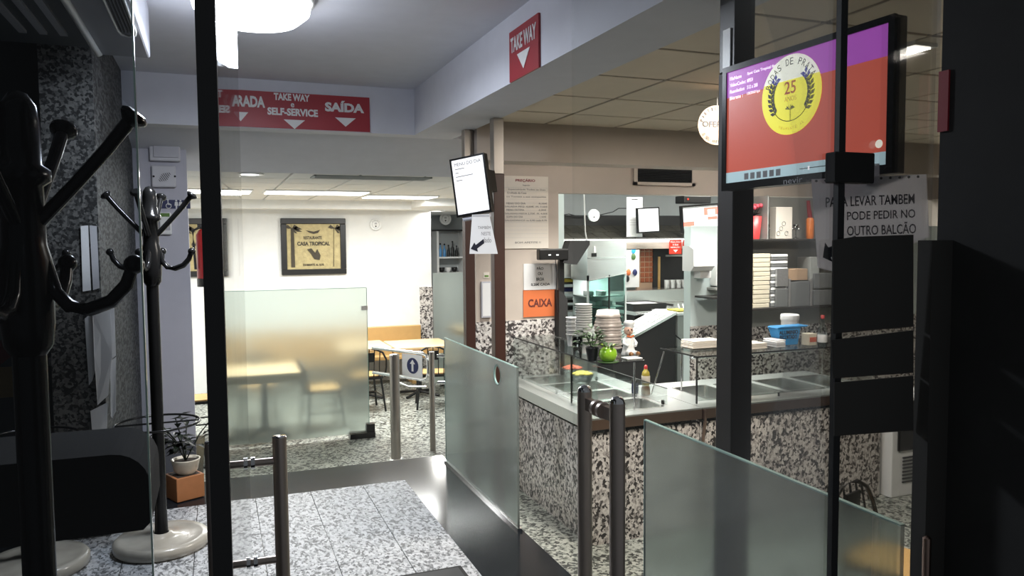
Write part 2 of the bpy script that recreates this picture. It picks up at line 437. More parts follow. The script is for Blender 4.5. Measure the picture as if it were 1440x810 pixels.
# wall with the price board, the pass-through to the kitchen and its lintel
w1 = struct(MB().box((2.21, 6.60, LOW), (3.04, 6.76, 2.70)).box((3.04, 6.60, 2.0), (8.0, 6.76, 2.70)).build('wall_pass', 'paint_warm'))
MB().box((2.20, 6.585, LOW), (3.045, 6.6, .81)).box((2.195, 6.6, LOW), (2.21, 6.77, .81)).build('dado', 'dado_granite', w1)
w2 = struct(MB().box((4.52, 6.60, LOW), (8.0, 6.72, 1.685)).build('wall_back', 'paint_kit'))
MB().box((4.515, 6.585, LOW), (8.0, 6.6, .66)).build('dado', 'dado_granite', w2)
struct(MB().box((8.0, 1.27, LOW), (8.12, 14.6, 2.8)).build('wall_right', 'paint_warm'))
struct(MB().box((1.53, 1.00, -.75), (8.2, 1.27, 3.0)).build('wall_front', 'facade_black'))
# granite column and the lavender wall left of the door
cg = struct(MB().box((-.80, 4.49, 0), (-.56, 6.46, 2.73)).build('wall_column', 'column_granite'))
struct(MB().box((-3.2, 4.76, 0), (-.80, 4.88, 2.73)).build('wall_left_back', 'slate'))
struct(MB().box((-1.9, 1.1, 0), (-1.8, 4.76, 2.73)).build('wall_left', 'facade_black'))
struct(MB().box((-1.2, 6.46, 0), (-.185, 6.56, 2.44)).build('wall_lavender', 'paint_lav'))
struct(MB().box((-.56, 6.05, 2.385), (-.185, 6.46, 2.44)).build('trim_7', 'paint_grey'))
# dining room shell
fw_ = struct(MB().box((-1.6, 12.0, LOW), (3.26, 12.12, 2.2)).build('wall_far', 'paint_far'))
MB().box((3.06, 11.985, LOW), (3.27, 12.0, .82)).build('dado', 'dado_granite', fw_)
struct(MB().box((-1.7, 6.56, LOW), (-1.6, 12.0, 2.2)).build('wall_dining_left', 'paint_far'))
struct(MB().box((3.0, 14.3, LOW), (7.0, 14.45, 2.3)).build('wall_dining_end', 'paint_grey'))
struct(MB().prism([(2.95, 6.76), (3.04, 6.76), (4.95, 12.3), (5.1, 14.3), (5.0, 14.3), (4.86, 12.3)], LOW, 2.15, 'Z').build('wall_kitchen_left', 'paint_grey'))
kb = struct(MB().box((4.5, 10.2, LOW), (8.0, 10.35, 2.7)).build('wall_kitchen', 'paint_kit'))
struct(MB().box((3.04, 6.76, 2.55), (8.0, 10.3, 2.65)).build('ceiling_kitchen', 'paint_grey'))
struct(MB().prism([(3.35, 7.35), (3.45, 7.35), (4.55, 10.3), (4.45, 10.3)], LOW, 2.6, 'Z').build('wall_kitchen_side', 'paint_kit'))

# ------------------------------------------------------------------ lamps
lt = thing('ceiling_light', 'bright white round ceiling light above the granite landing', 'ceiling light', (.2, 3.90, 2.58))
MB().lathe([(.29, 0), (.29, -.03), (.26, -.035), (.26, 0)], (.2, 3.90, 2.73), 32).build('housing', 'plastic_white', lt)
MB().lathe([(.275, -.03), (.265, -.08), (.21, -.125), (.12, -.145), (.001, -.15)], (.2, 3.90, 2.73), 32).build('diffuser', 'lamp_cool', lt)
pl = bpy.data.lights.new('lamp_glow', 'POINT'); pl.energy = PW_LAND*.29; pl.color = (.80, .86, 1); pl.shadow_soft_size = .12
po = bpy.data.objects.new('lamp_glow', pl); COL.objects.link(po); po.parent = lt; po.location = Vector((.2, 3.90, 2.50))-org(lt)
area_light('lamp_downlight', (.2, 3.90, 2.56), .3, .3, PW_LAND, (.85, .91, 1), lt)
def panel_lamp(cx, cy, sx, sy, z, label, mt, pw, col, group=None, spread=None):
    t = thing('ceiling_light', label, 'ceiling light', (cx, cy, z-.02), group)
    MB().box((cx-sx/2-.02, cy-sy/2-.02, z-.016), (cx+sx/2+.02, cy+sy/2+.02, z+.01)).build('frame', 'plastic_white', t)
    MB().box((cx-sx/2, cy-sy/2, z-.022), (cx+sx/2, cy+sy/2, z-.014)).build('diffuser', mt, t)
    area_light('lamp_glow', (cx, cy, z-.035), sx, sy, pw, col, t, spread=spread)
    return t
def downlight(cx, cy, z, r, label, mt, pw, col, group=None):
    t = thing('downlight', label, 'downlight', (cx, cy, z-.02), group)
    MB().lathe([(r+.02, 0), (r+.025, -.012), (r, -.016), (r-.004, -.004)], (cx, cy, z), 28).build('trim_ring', 'plastic_white', t)
    MB().lathe([(.001, -.012), (r*.6, -.014), (r, -.006)], (cx, cy, z), 28).build('diffuser', mt, t)
    if pw: area_light('lamp_glow', (cx, cy, z-.03), r*1.6, r*1.6, pw, col, t)
    return t
p = at(445, 270, Z=2.15)
panel_lamp(p.x, p.y, 1.15, .55, 2.152, 'wide bright ceiling panel above the framed gold picture', 'lamp_white', PW_DINE, (1, 1, .97))
p = at(306, 268, Z=2.15)
panel_lamp(p.x-.1, p.y, .9, .55, 2.152, 'bright ceiling panel beside the black door edge', 'lamp_white', PW_DINE, (1, 1, .97))
panel_lamp(2.3, 10.0, .9, .5, 2.152, 'ceiling panel over the wooden tables by the far wall', 'lamp_white', PW_DINE, (1, 1, .97))
p = at(350, 244, Z=2.15)
downlight(p.x, p.y, 2.152, .10, 'small round downlight beside the dark ceiling grille', 'lamp_white', 12, (1, 1, .97))
p = at(614, 296, Z=2.05)
downlight(p.x, p.y, 2.05, .11, 'round downlight above the white wall clock', 'lamp_white', 40, (1, .98, .93))
p = at(1270, 67, Z=2.44)
panel_lamp(p.x+.02, p.y+.02, .10, .22, 2.44, 'bright tube light beside the big screen', 'lamp_warm', PW_DOWN*.25, (1, .93, .84))
p = at(1120, 110, Z=2.44)
panel_lamp(p.x, p.y, .5, .5, 2.44, 'added unseen panel lamp over the aisle, hidden by the big screen', 'lamp_warm', PW_DOWN, (1, .91, .80))  # added lamp, lights counter fronts and aisle floor from out of sight
panel_lamp(3.0, 5.85, .9, .3, 2.5, 'added unseen lamp behind the bulkhead above the left counter', 'lamp_white', PW_SHELF, (1, .98, .92), None, 1.5)  # added lamp, kept behind the bulkhead to brighten the counter top
panel_lamp(4.9, 5.85, 1.6, .3, 2.5, 'added unseen lamp behind the bulkhead above the shelves', 'lamp_white', PW_SHELF*1.3, (1, .98, .92), None, 1.7)  # second added lamp out of view, brightens right counter and shelves
panel_lamp(4.6, 7.15, 1.2, .4, 2.55, 'white lamp on the kitchen ceiling', 'lamp_white', PW_KIT, (1, 1, .93))
panel_lamp(6.3, 7.6, .9, .5, 2.55, 'second white lamp on the kitchen ceiling', 'lamp_white', PW_KIT*.5, (1, 1, .93))
struct(MB().box((1.83, 5.65, 2.5), (8.0, 6.60, 2.6)).build('ceiling_bulkhead', 'paint_warm'))

# ceiling grille, wall vent, air conditioner
a, b = at(440, 247, Z=2.15), at(610, 249, Z=2.15)
g = thing('ceiling_grille', 'long dark slatted air grille at the front of the dining ceiling', 'air grille', ((a.x+b.x)/2, 7.15, 2.14))
MB().box((a.x, 7.0, 2.14), (b.x, 7.02, 2.16)).box((a.x, 7.28, 2.14), (b.x, 7.3, 2.16)).box((a.x, 7.0, 2.14), (a.x+.02, 7.3, 2.16)).box((b.x-.02, 7.0, 2.14), (b.x, 7.3, 2.16)).build('frame', 'paint_grey', g)
MB().box((a.x+.02, 7.02, 2.148), (b.x-.02, 7.28, 2.151)).build('backing', 'black_matte', g)
for k in range(7): MB().box((a.x+.02, 7.035+.035*k, 2.139), (b.x-.02, 7.047+.035*k, 2.149)).build('slat', 'paint_grey', g)
a, b = at(890, 232, Y=6.6), at(976, 262, Y=6.6)
g = thing('air_vent', 'rectangular wall vent with dark horizontal slats above the pass-through', 'vent', ((a.x+b.x)/2, 6.58, b.z))
for q in (((a.x, b.z), (b.x, b.z+.03)), ((a.x, a.z-.03), (b.x, a.z)), ((a.x, b.z), (a.x+.04, a.z)), ((b.x-.04, b.z), (b.x, a.z))):
    MB().box((q[0][0], 6.575, q[0][1]), (q[1][0], 6.6, q[1][1])).build('frame', 'paint_warm', g)
MB().box((a.x+.04, 6.592, b.z+.03), (b.x-.04, 6.6, a.z-.03)).build('backing', 'black_matte', g)
for k in range(6):
    z = b.z+.045+k*(a.z-b.z-.08)/6
    MB().prism([(6.578, z), (6.59, z+.012), (6.592, z+.012), (6.58, z)], a.x+.04, b.x-.04, 'X').build('slat', 'black', g)
ac = thing('air_conditioner', 'grey ceiling air conditioner with white rim above the coat racks', 'air conditioner', (-.6, 3.4, 2.47))
MB().box((-.49, 2.2, 2.47), (-.27, 4.25, 2.72), .01).build('body', 'ac_body', ac)
MB().box((-.95, 2.2, 2.50), (-.50, 4.25, 2.72), .01).build('intake_body', 'slate', ac)
MB().tube([(-.495, 2.2, 2.465), (-.495, 4.2, 2.465), (-.495, 4.25, 2.48)], .016, 8).build('rim', 'ac_white', ac)
for x in (-.62, -.70, -.78): MB().box((x, 2.4, 2.488), (x+.03, 4.0, 2.50)).build('louver', 'ac_body', ac)
gp = [(-.36, 2.3, 2.462), (-.36, 3.7, 2.462), (-.352, 3.77, 2.462), (-.325, 3.8, 2.462), (-.298, 3.77, 2.462), (-.29, 3.7, 2.462), (-.29, 2.3, 2.462)]
gr = MB().tube(gp, .006, 6).build('grille_frame', 'ac_white', ac)
for k in range(5): MB().box((-.352+.013*k, 2.3, 2.462), (-.347+.013*k, 3.74, 2.47)).build('louver', 'rubber', gr)

# ------------------------------------------------------------------ signs on the beams
YB = 5.88
a, b = at(286, 124.5, Y=YB), at(519, 137, Y=YB); zt = (a.z+b.z)/2; zb = at(519, 186, Y=YB).z
sg = thing('overhead_sign', 'long red sign with white words and down arrows on the cross beam', 'sign', ((a.x+b.x)/2, YB-.01, zb))
MB().box((a.x, YB-.012, zb), (b.x, YB-.001, zt)).build('panel', 'red_sign', sg)
Msg = face_y(0, 0, YB-.012)
def sgx(x): return at(x, 155, Y=YB-.012).x
def sgz(y, x=450): return at(x, y, Y=YB-.012).z
text('lettering', 'ENTRADA', Msg, sgx(306), sgx(373), sgz(150, 340), sgz(134, 340), 'sign_white', sg, .045)
text('lettering', 'TAKE WAY', Msg, sgx(385.5), sgx(436), sgz(142, 411), sgz(132, 411), 'sign_white', sg, .045)
text('lettering', 'e', Msg, sgx(409), sgx(414), sgz(151, 411), sgz(145, 411), 'sign_white', sg, .02)
text('lettering', 'SELF-SERVICE', Msg, sgx(376), sgx(447), sgz(163, 411), sgz(152.5, 411), 'sign_white', sg, .045)
text('lettering', 'SAÍDA', Msg, sgx(457), sgx(512), sgz(158, 484), sgz(142, 484), 'sign_white', sg, .05)
for cx, cy, w_ in ((338, 164, 22), (413.5, 175, 30), (485.5, 172, 29)):
    x0, x1 = sgx(cx-w_/2), sgx(cx+w_/2); tri(Msg, (x0+x1)/2, sgz(cy, cx), x1-x0, .066, sg)
XB = 1.48
a, b, c = at(719, 46, X=XB), at(760, 19, X=XB), at(719, 117, X=XB)
tw = thing('hanging_sign', 'square red sign with arrow on the side beam', 'sign', (XB-.01, (a.y+b.y)/2, c.z))
ztop, zbot = (a.z+at(760, 19, X=XB).z)/2, (c.z+at(760, 95, X=XB).z)/2
MB().box((XB-.012, a.y, zbot), (XB-.001, b.y, ztop)).build('panel', 'red_sign', tw)
Mtw = frame((XB-.012, a.y, zbot), (0, -1, 0), (0, 0, 1)); w_, h_ = a.y-b.y, ztop-zbot
text('lettering', 'TAKE WAY', Mtw, w_*.06, w_*.94, h_*.56, h_*.86, 'sign_white', tw, .03)
tri(Mtw, w_*.52, h_*.30, w_*.44, h_*.34, tw)
# ================================================================== GLASS GUARDS, SCREENS, DOORS
def plate_hole(M, w, h, t, hole=None):
    """a glass plate w x h x t in frame M, with an optional round hole (cx, cy, r)"""
    mb = MB(M)
    if not hole: return mb.box((0, 0, 0), (w, h, t))
    cx, cy, r = hole
    an = sorted([2*math.pi*i/32 for i in range(32)]+[math.atan2(y-cy, x-cx) % (2*math.pi) for x in (0, w) for y in (0, h)])
    inn, out = [], []
    for q in an:
        c_, s_ = math.cos(q), math.sin(q)
        k = min(((w-cx)/c_ if c_ > 1e-9 else 1e9), (-cx/c_ if c_ < -1e-9 else 1e9), ((h-cy)/s_ if s_ > 1e-9 else 1e9), (-cy/s_ if s_ < -1e-9 else 1e9))
        inn.append((cx+r*c_, cy+r*s_)); out.append((cx+k*c_, cy+k*s_))
    n = len(an)
    vs = [(*p, 0) for p in inn]+[(*p, 0) for p in out]+[(*p, t) for p in inn]+[(*p, t) for p in out]
    fs = []
    for i in range(n):
        j = (i+1) % n
        fs += [(i, j, n+j, n+i), (2*n+i, 3*n+i, 3*n+j, 2*n+j), (n+i, n+j, 3*n+j, 3*n+i), (i, 2*n+i, 2*n+j, j)]
    return mb.add(vs, fs)
XG = 1.48
def guard(ya, yb, label, hole=None):
    t = thing('glass_guard', label, 'glass panel', (XG, (ya+yb)/2, 0), 'frosted glass guards along the landing edge')
    M = frame((XG+.006, ya, .012), (0, -1, 0), (0, 0, 1)); w, h = ya-yb, .865
    plate_hole(M, w, h, .012, hole).build('pane', 'frost_guard', t)
    MB(M).box((0, h, -.0005), (w, h+.004, .0125)).box((-.003, 0, -.0005), (0, h+.004, .0125)).build('edge', 'glass_edge', t)
    MB().box((XG-.014, yb-.02, -.004), (XG+.014, ya+.02, .012)).build('channel', 'chrome', t)
    if hole:
        MB().ring(M @ Vector((hole[0], hole[1], .006)), hole[2], .006, 28, 6, M.to_3x3()).build('hole_rim', 'glass_edge', t)
h0 = at(700, 527, X=XG)
guard(5.11, 3.74, 'frosted glass guard panel with a round hole by the black landing border', (5.11-h0.y, h0.z-.012, .055))
guard(2.444, 1.30, 'frosted glass guard panel in front of the right counter')
# tall frosted screen in the dining room
a, b = at(296, 632, Y=8.55), at(519, 615, Y=8.55)
t = thing('glass_screen', 'tall frosted glass screen with a round hole in front of a table', 'glass screen', ((a.x+b.x)/2, 8.55, LOW))
M = frame((a.x, 8.55, LOW+.05), (1, 0, 0), (0, 0, 1)); w, h = b.x-a.x, 1.64
hc = at(318, 563, Y=8.55)
plate_hole(M, w, h, .012, (hc.x-a.x, hc.z-LOW-.05, .10)).build('pane', 'frost_screen', t)
MB(M).box((w, 0, -.0005), (w+.006, h, .0125)).box((0, h, -.0005), (w, h+.006, .0125)).build('edge', 'glass_edge', t)
MB().ring((hc.x, 8.545, hc.z), .10, .008, 28, 6, Matrix.Rotation(math.pi/2, 3, 'X')).build('hole_rim', 'glass_edge', t)
MB().box((b.x-.22, 8.48, LOW), (b.x+.06, 8.62, LOW+.06)).box((b.x-.03, 8.50, LOW), (b.x+.06, 8.60, LOW+.15)).build('foot', 'black', t)
MB().box((a.x+.05, 8.50, LOW), (a.x+.3, 8.62, LOW+.06)).build('foot', 'black', t)
c_ = at(514, 433, Y=8.54); MB().box((b.x-.06, 8.535, c_.z-.025), (b.x+.012, 8.575, c_.z+.025)).build('clip', 'steel', t)
# second frosted screen further back
a, b = at(609, 384, Y=11.2), at(690, 478, Y=11.2)
t = thing('glass_screen', 'frosted glass screen below the bottle shelf', 'glass screen', ((a.x+b.x)/2, 11.2, LOW))
MB().box((a.x, 11.2, LOW+.04), (b.x+.2, 11.212, a.z)).build('pane', 'frost_screen', t)
MB().box((a.x+.1, 11.14, LOW), (a.x+.3, 11.27, LOW+.05)).build('foot', 'black', t)
MB().box((b.x-.1, 11.14, LOW), (b.x+.1, 11.27, LOW+.05)).build('foot', 'black', t)

# entrance doors: left leaf stands open towards us, right leaf closed
YF = 1.28
P1, P2 = at(301, 400, D=.58), at(340, 400, D=1.6)
dx = Vector((P2.x-P1.x, P2.y-P1.y, 0)); dl = dx.length; dx.normalize(); dn = Vector((dx.y, -dx.x, 0))   # dn points to the right
d1 = sroot('door_1', (P1.x, P1.y, 0))
M = frame((P1.x, P1.y, .01), dx, (0, 0, 1))
MB(M).box((.004, 0, -.005), (dl, 2.5, .005)).build('pane', 'leaf_glass', d1)
MB(M).box((-.007, 0, -.007), (.007, 2.5, .007)).build('stile', 'rubber', d1)
led = at(288, 265, D=.57)
hp = at(347, 652, D=1.585); hb = at(351, 795, D=1.585); ht = at(388, 615, D=1.6).z
hd = d1
for sgn in (-1, 1):
    c0 = Vector((hp.x, hp.y, 0))+dn*(.066*sgn)
    tb = MB().tube([(c0.x, c0.y, .36), (c0.x, c0.y, ht)], .0145, 18).build('pull_tube', 'tube_dark', hd)
    MB().lathe([(.0145, 0), (.0145, .002), (.001, .002)], (c0.x, c0.y, ht), 18).build('cap', 'chrome', tb)
for z in (hp.z, hb.z):
    c0 = Vector((hp.x, hp.y, z))
    cb = MB().tube([c0-dn*.066, c0+dn*.066], .008, 12).build('crossbar', 'tube_dark', hd)
    MB().tube([c0-dn*.016, c0-dn*.008], .0125, 14).tube([c0+dn*.008, c0+dn*.016], .0125, 14).build('collar', 'chrome', cb)
# right leaf
def glx(x, y=400): return at(x, y, Y=YF)
d2 = sroot('door_2', (.95, YF, 0))
MB().box((.62, YF-.005, .01), (glx(1174).x, YF+.005, 2.5)).build('pane', 'door_glass', d2)
MB().box((glx(1173).x, YF-.007, 0), (glx(1182).x, YF+.007, 2.6)).build('stile', 'rubber', d2)
w_ = sroot('window_1', (1.35, YF, 0))
MB().box((glx(1183).x, YF-.005, .01), (1.53, YF+.005, 2.5)).build('pane', 'door_glass', w_)
a, b = at(1174, 213, Y=YF-.012), at(1228, 258, Y=YF-.012)
pf = tag(MB().box((a.x, YF-.016, b.z), (b.x, YF+.016, a.z), .003).build('patch_fitting', 'black_matte'), 'small black metal patch fitting on the glass below the big screen', 'door fitting')
r1, r2 = at(815, 541, D=1.52), at(870, 556, D=1.40)
hd = d2
hx = (r1.x+r2.x)/2
for p, dy in ((r1, .066), (r2, -.066)):
    tb = MB().tube([(hx-.0, YF+dy, .36), (hx, YF+dy, p.z-.012)], .0145, 18).build('pull_tube', 'tube_dark', hd)
    MB().lathe([(.0145, 0), (.013, .006), (.008, .011), (.001, .013)], (hx, YF+dy, p.z-.012), 18).build('cap', 'chrome', tb)
for z in (r1.z-.035, .55):
    cb = MB().box((hx-.006, YF-.066, z-.012), (hx+.006, YF+.066, z+.012)).build('crossbar', 'tube_dark', hd)
    MB().tube([(hx, YF-.016, z), (hx, YF-.007, z)], .016, 14).tube([(hx, YF+.007, z), (hx, YF+.016, z)], .016, 14).build('collar', 'tube_dark', cb)
# dark boards stuck on the side glass, mullion, painted red reflection, floor tube
YS = YF-.012
def quad_sheet(pts, Y, th): return MB().prism([(at(x, y, Y=Y).x, at(x, y, Y=Y).z) for x, y in pts], Y-th, Y, 'Y')
tag(quad_sheet([(1170, 338), (1200, 333), (1283, 330), (1283, 459), (1170, 469)], YS, .003).build('notice_board', 'notice_dark'), 'large black notice seen from behind, topmost on the side glass', 'notice', 'dark notices on the side glass')
tag(quad_sheet([(1168, 478), (1283, 464), (1283, 524), (1170, 532)], YS, .003).build('notice_board', 'notice_dark'), 'narrow black notice seen from behind, in the middle on the side glass', 'notice', 'dark notices on the side glass')
tag(quad_sheet([(1172, 538), (1283, 528), (1283, 605), (1172, 613)], YS, .003).build('notice_board', 'notice_dark'), 'black notice seen from behind, lowest on the side glass', 'notice', 'dark notices on the side glass')
struct(MB().box((glx(1283).x, YF-.05, -.1), (1.53, YF-.012, glx(1290, 338).z)).build('trim_8', 'notice_dark'))
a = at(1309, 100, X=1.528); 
tag(MB().box((1.524, at(1335, 140, X=1.528).y, at(1327, 185, X=1.528).z), (1.529, at(1321, 140, X=1.528).y, at(1327, 100, X=1.528).z)).build('red_reflection', 'red_sign'), 'dim dark red reflection painted as a strip on the black wall edge', 'sign')  # red strip in place of a reflection on the black wall
p = at(1312, 760, Y=1.2)
tb_ = thing('steel_tube', 'brown steel tube at the foot of the black wall', 'tube', (p.x, 1.215, 0))
MB().tube([(p.x, 1.215, .0), (p.x, 1.215, p.z)], .009, 12).build('tube', 'steel_brown', tb_)
MB().lathe([(.009, 0), (.005, .004), (.001, .005)], (p.x, 1.215, p.z), 12).build('cap', 'steel_brown', tb_)
MB().lathe([(.02, 0), (.02, .004), (.009, .006)], (p.x, 1.215, 0), 12).build('flange', 'steel_brown', tb_)
# left side light of the facade
w_ = sroot('window_2', (-.9, YF, 0))
MB().box((-1.8, YF-.004, .01), (glx(199).x, YF+.004, 2.6)).build('pane', 'side_glass', w_)
MB().box((glx(199).x, YF-.004, .01), (glx(199).x+.0025, YF+.004, 2.6)).build('edge', 'glass_edge', w_)
# mat corner by the door
a = at(648, 798, Z=.0)
t = thing('door_mat', 'black door mat on the landing granite', 'mat', (a.x-.45, a.y-.4, 0))
MB().box((a.x-.9, a.y-.75, .0), (a.x, a.y, .012), .004).build('mat', 'black_matte', t)
MB().box((a.x-.88, a.y-.73, .012), (a.x-.02, a.y-.02, .0135)).build('pile', 'rubber', t)

# ================================================================== COAT RACKS AND THE DARK LEFT SIDE
def make_rack(loc, label):
    t = thing('coat_rack', label, 'coat rack', (0, 0, 0), 'coat racks left of the door')
    MB().lathe([(.215, 0), (.228, .012), (.228, .045), (.215, .058), (.19, .055), (.15, .052), (.10, .062), (.055, .068), (.05, .075), (.001, .075)], (0, 0, 0), 40).build('base', 'marble', t)
    MB().lathe([(.038, .07), (.032, .085), (.029, .2), (.029, 1.36)], (0, 0, 0), 20).build('pole', 'black_gloss', t)
    MB().lathe([(.03, 1.34), (.042, 1.36), (.046, 1.40), (.046, 1.52), (.038, 1.55), (.036, 1.66), (.05, 1.67), (.05, 1.69), (.036, 1.70), (.034, 1.78), (.030, 1.81), (.016, 1.832), (.001, 1.837)], (0, 0, 0), 20).build('head', 'black_gloss', t)
    for k in range(4):
        q = math.radians(-12+90*k); d = Vector((math.cos(q), math.sin(q), 0)); z = Vector((0, 0, 1))
        ar = MB().tube([d*.03+z*1.595, d*.09+z*1.66, d*.15+z*1.728, d*.195+z*1.785], [.013, .0125, .0125, .013], 10).build('arm', 'black_gloss', t)
        e = d*.2+z*1.79; n = (d*.65+z*.75).normalized()
        MB().tube([e-n*.012, e, e+n*.008, e+n*.014], [.014, .026, .027, .018], 14).build('knob', 'black_gloss', ar)
        hk = MB().tube([d*.035+z*1.52, d*.05+z*1.46, d*.075+z*1.432, d*.11+z*1.425, d*.15+z*1.44, d*.178+z*1.472, d*.19+z*1.505], [.012, .013, .014, .014, .014, .013, .012], 10).build('hook', 'black_gloss', t)
        MB().ball(d*.193+z*1.51, .019).build('knob', 'black_gloss', hk)
    ur = MB().ring((0, 0, .64), .2, .006, 32, 6).build('umbrella_ring', 'black_gloss', t)
    MB().tube([(-.2, 0, .64), (.2, 0, .64)], .005, 6).build('spoke', 'black_gloss', ur)
    t.location = Vector(loc)
    return t
rk = make_rack((-.297, 4.227, 0), 'black coat rack on cream marble base beside the potted plant')
refl_rack = copy_tree(rk); refl_rack.location = (-.84, 4.15, 0); refl_rack['label'] = 'reflected coat rack built as a real copy behind the nearest rack, only its marble base clear'  # added rack copy in place of a reflection in the dark glass
r3_ = copy_tree(rk); r3_.location = (-.335, 1.68, 0); r3_['label'] = 'nearest black coat rack with large hooks at the left edge'
# black bench
bt, bb = at(150, 640, Y=3.1).z, at(150, 752, Y=3.1).z; xr = at(212, 690, Y=3.1).x
t = thing('bench', 'black padded bench with rounded end under the coat hooks', 'bench', (xr-.6, 3.3, 0))
pr = [(xr-1.25, bb), (xr-.03, bb), (xr, bb+.03), (xr, bt-.13)]+[(xr-.13+.13*math.cos(q), bt-.13+.13*math.sin(q)) for q in [math.radians(k*15) for k in range(1, 7)]]+[(xr-1.25, bt+.005)]
MB().prism(pr, 3.1, 3.55, 'Y').build('cushion', 'bench_black', t)
for x in (at(55, 700, Y=3.3).x, xr-1.15): MB().box((x-.02, 3.2, 0), (x+.02, 3.45, bb)).build('leg', 'black', t)
# door and handle in the dark back wall
dd = sroot('door_3', (-1.05, 4.74, 0))
MB().box((-1.5, 4.735, 0), (-.84, 4.76, 2.05), .004).build('leaf', 'slate', dd)
a, b = at(78, 510, Y=4.68), at(104, 634, Y=4.68)
hd = MB().tube([(a.x-.02, 4.735, a.z), (a.x, 4.69, a.z), (b.x-.04, 4.68, a.z-.01), (b.x-.01, 4.68, a.z-.04), (b.x, 4.68, a.z-.09), (b.x, 4.68, b.z+.09), (b.x-.01, 4.68, b.z+.04), (b.x-.04, 4.68, b.z+.01), (a.x, 4.69, b.z), (a.x-.02, 4.735, b.z)], .014, 10).build('pull_handle', 'chrome', dd)
for z in (a.z, b.z): MB().tube([(a.x-.02, 4.738, z), (a.x-.02, 4.728, z)], .028, 14).build('rosette', 'chrome', hd)
# dim poster at the very edge
a, b = at(-12, 428, Y=4.70), at(19, 562, Y=4.70)
t = thing('poster', 'dim green, red and yellow poster at the left edge of the dark wall', 'poster', ((a.x+b.x)/2, 4.72, b.z))
h = a.z-b.z
MB().box((a.x, 4.728, b.z), (b.x, 4.734, a.z)).build('sheet', 'slate', t)
mat('dim_green', (.05, .08, .07), .6); mat('dim_yellow', (.16, .12, .05), .6); mat('dim_red', (.09, .015, .02), .6)
MB().box((a.x+.005, 4.725, b.z+h*.62), (b.x-.005, 4.728, a.z-.01)).build('print', 'dim_green', t)
MB().box((a.x+.005, 4.725, b.z+.01), (b.x-.005, 4.728, b.z+h*.34)).build('print', 'dim_yellow', t)
MB().prism([(a.x+.005, b.z+h*.34), (b.x-.005, b.z+h*.45), (b.x-.005, b.z+h*.62), (a.x+.005, b.z+h*.62)], 4.725, 4.728, 'Y').build('print', 'dim_red', t)
# papers on the column front, white cloth strips hanging below
YC = 4.485
t = thing('column_notice', 'white paper notice taped on the granite column', 'notice', (at(121, 400, Y=YC).x, YC, at(121, 410, Y=YC).z))
quad_sheet([(113.5, 318), (124, 317), (128, 408), (116.5, 410)], YC, .003).build('sheet', 'paper', t)
quad_sheet([(126, 317), (136, 318), (140, 405), (131, 408)], YC, .003).build('side_sheet', 'paper_dim', t)
t = thing('hanging_cloth', 'white cloth strips hanging on the granite column above the bench', 'cloth', (at(142, 600, Y=YC).x, YC-.02, at(142, 641, Y=YC).z))
for i, (pts, off) in enumerate(([[(119, 448), (130, 440), (134, 520), (130, 535), (125, 542)], .0], [[(130, 434), (155, 424), (158, 500), (152, 556), (137, 570), (133, 500)], .012],
                 [[(127, 578), (151, 566), (150, 642), (133, 642)], .004], [[(155, 424), (161, 430), (163, 500), (158, 504)], .006], [[(155, 508), (163, 502), (163, 578), (158, 588), (156, 585)], .010])):
    Y = YC-off; q = [(at(x, y, Y=Y).x, at(x, y, Y=Y).z) for x, y in pts]
    mb = MB(); n = len(q)
    # a lightly folded strip: two rows of depth
    mb.add([(x, Y-.004-.006*math.sin(i+z*14), z) for x, z in q]+[(x, Y-.001-.006*math.sin(i+z*14), z) for x, z in q], [list(range(n))[::-1], list(range(n, 2*n))]+[(k, (k+1) % n, n+(k+1) % n, n+k) for k in range(n)])
    mb.build('strip', 'paper', t)
# intercom box, loudspeaker, toilet sign, reader on the lavender wall
YW = 6.46
def wallbox(x0, y0, x1, y1, d, Y=YW, bev=.01, e=0):
    a, b = at(x0, y0, Y=Y), at(x1, y1, Y=Y); return MB().box((a.x+e, Y-d, b.z+e), (b.x-e, Y+(.0 if d > 0 else 0), a.z-e), min(bev, abs(d)*.4))
def wp(x, y, Y=YW): return at(x, y, Y=Y)
p = wp(232, 228); t = thing('cover_box', 'grey rectangular cover box at the top of the lavender wall', 'wall box', (p.x, YW, p.z))
wallbox(210, 203, 254, 228, .05).build('body', 'plastic_cream', t)
wallbox(216, 206, 252, 223, .062, bev=.004).build('cover', 'plastic_grey', t)
p = wp(232, 264); t = thing('loudspeaker', 'square grey loudspeaker with diagonal slots on the lavender wall', 'loudspeaker', (p.x, YW, p.z))
wallbox(213, 233, 248, 264, .045).build('body', 'plastic_cream', t)
for k in range(8):
    d_ = 4.5-abs(k-3.5)*.9; cx_, cy_ = 231+(k-3.5)*2.0, 249-(k-3.5)*1.4
    a, b = wp(cx_-d_*.8, cy_-d_*1.1, YW-.046), wp(cx_+d_*.8, cy_+d_*1.1, YW-.046)
    MB().prism([(a.x, a.z), (a.x+.005, a.z), (b.x+.005, b.z), (b.x, b.z)], YW-.048, YW-.044, 'Y').build('slot', 'ink', t)
for x in (216, 246):
    p = wp(x, 248, YW-.046); MB().tube([(p.x, YW-.044, p.z), (p.x, YW-.049, p.z)], .008, 10).build('screw', 'ink', t)
p = wp(246, 292); t = thing('toilet_sign', 'navy sign with white wheelchair and toilet figures behind the coat rack', 'sign', (p.x, YW, wp(246, 293).z))
wallbox(226, 281, 268, 293.5, .008, bev=.001).build('panel', 'navy', t)
q = wp(237, 287, YW-.009); M = face_y(q.x, q.z, YW-.009)
MB(M).ring((.0, -.014, .001), .018, .003, 16, 5).box((-.006, -.004, 0), (.0, .022, .002)).box((-.002, -.006, 0), (.02, 0, .002)).build('wheelchair_figure', 'sign_white', t)
disc2(M, -.003, .03, .006, 0, .002, n=12).build('wheelchair_head', 'sign_white', t)
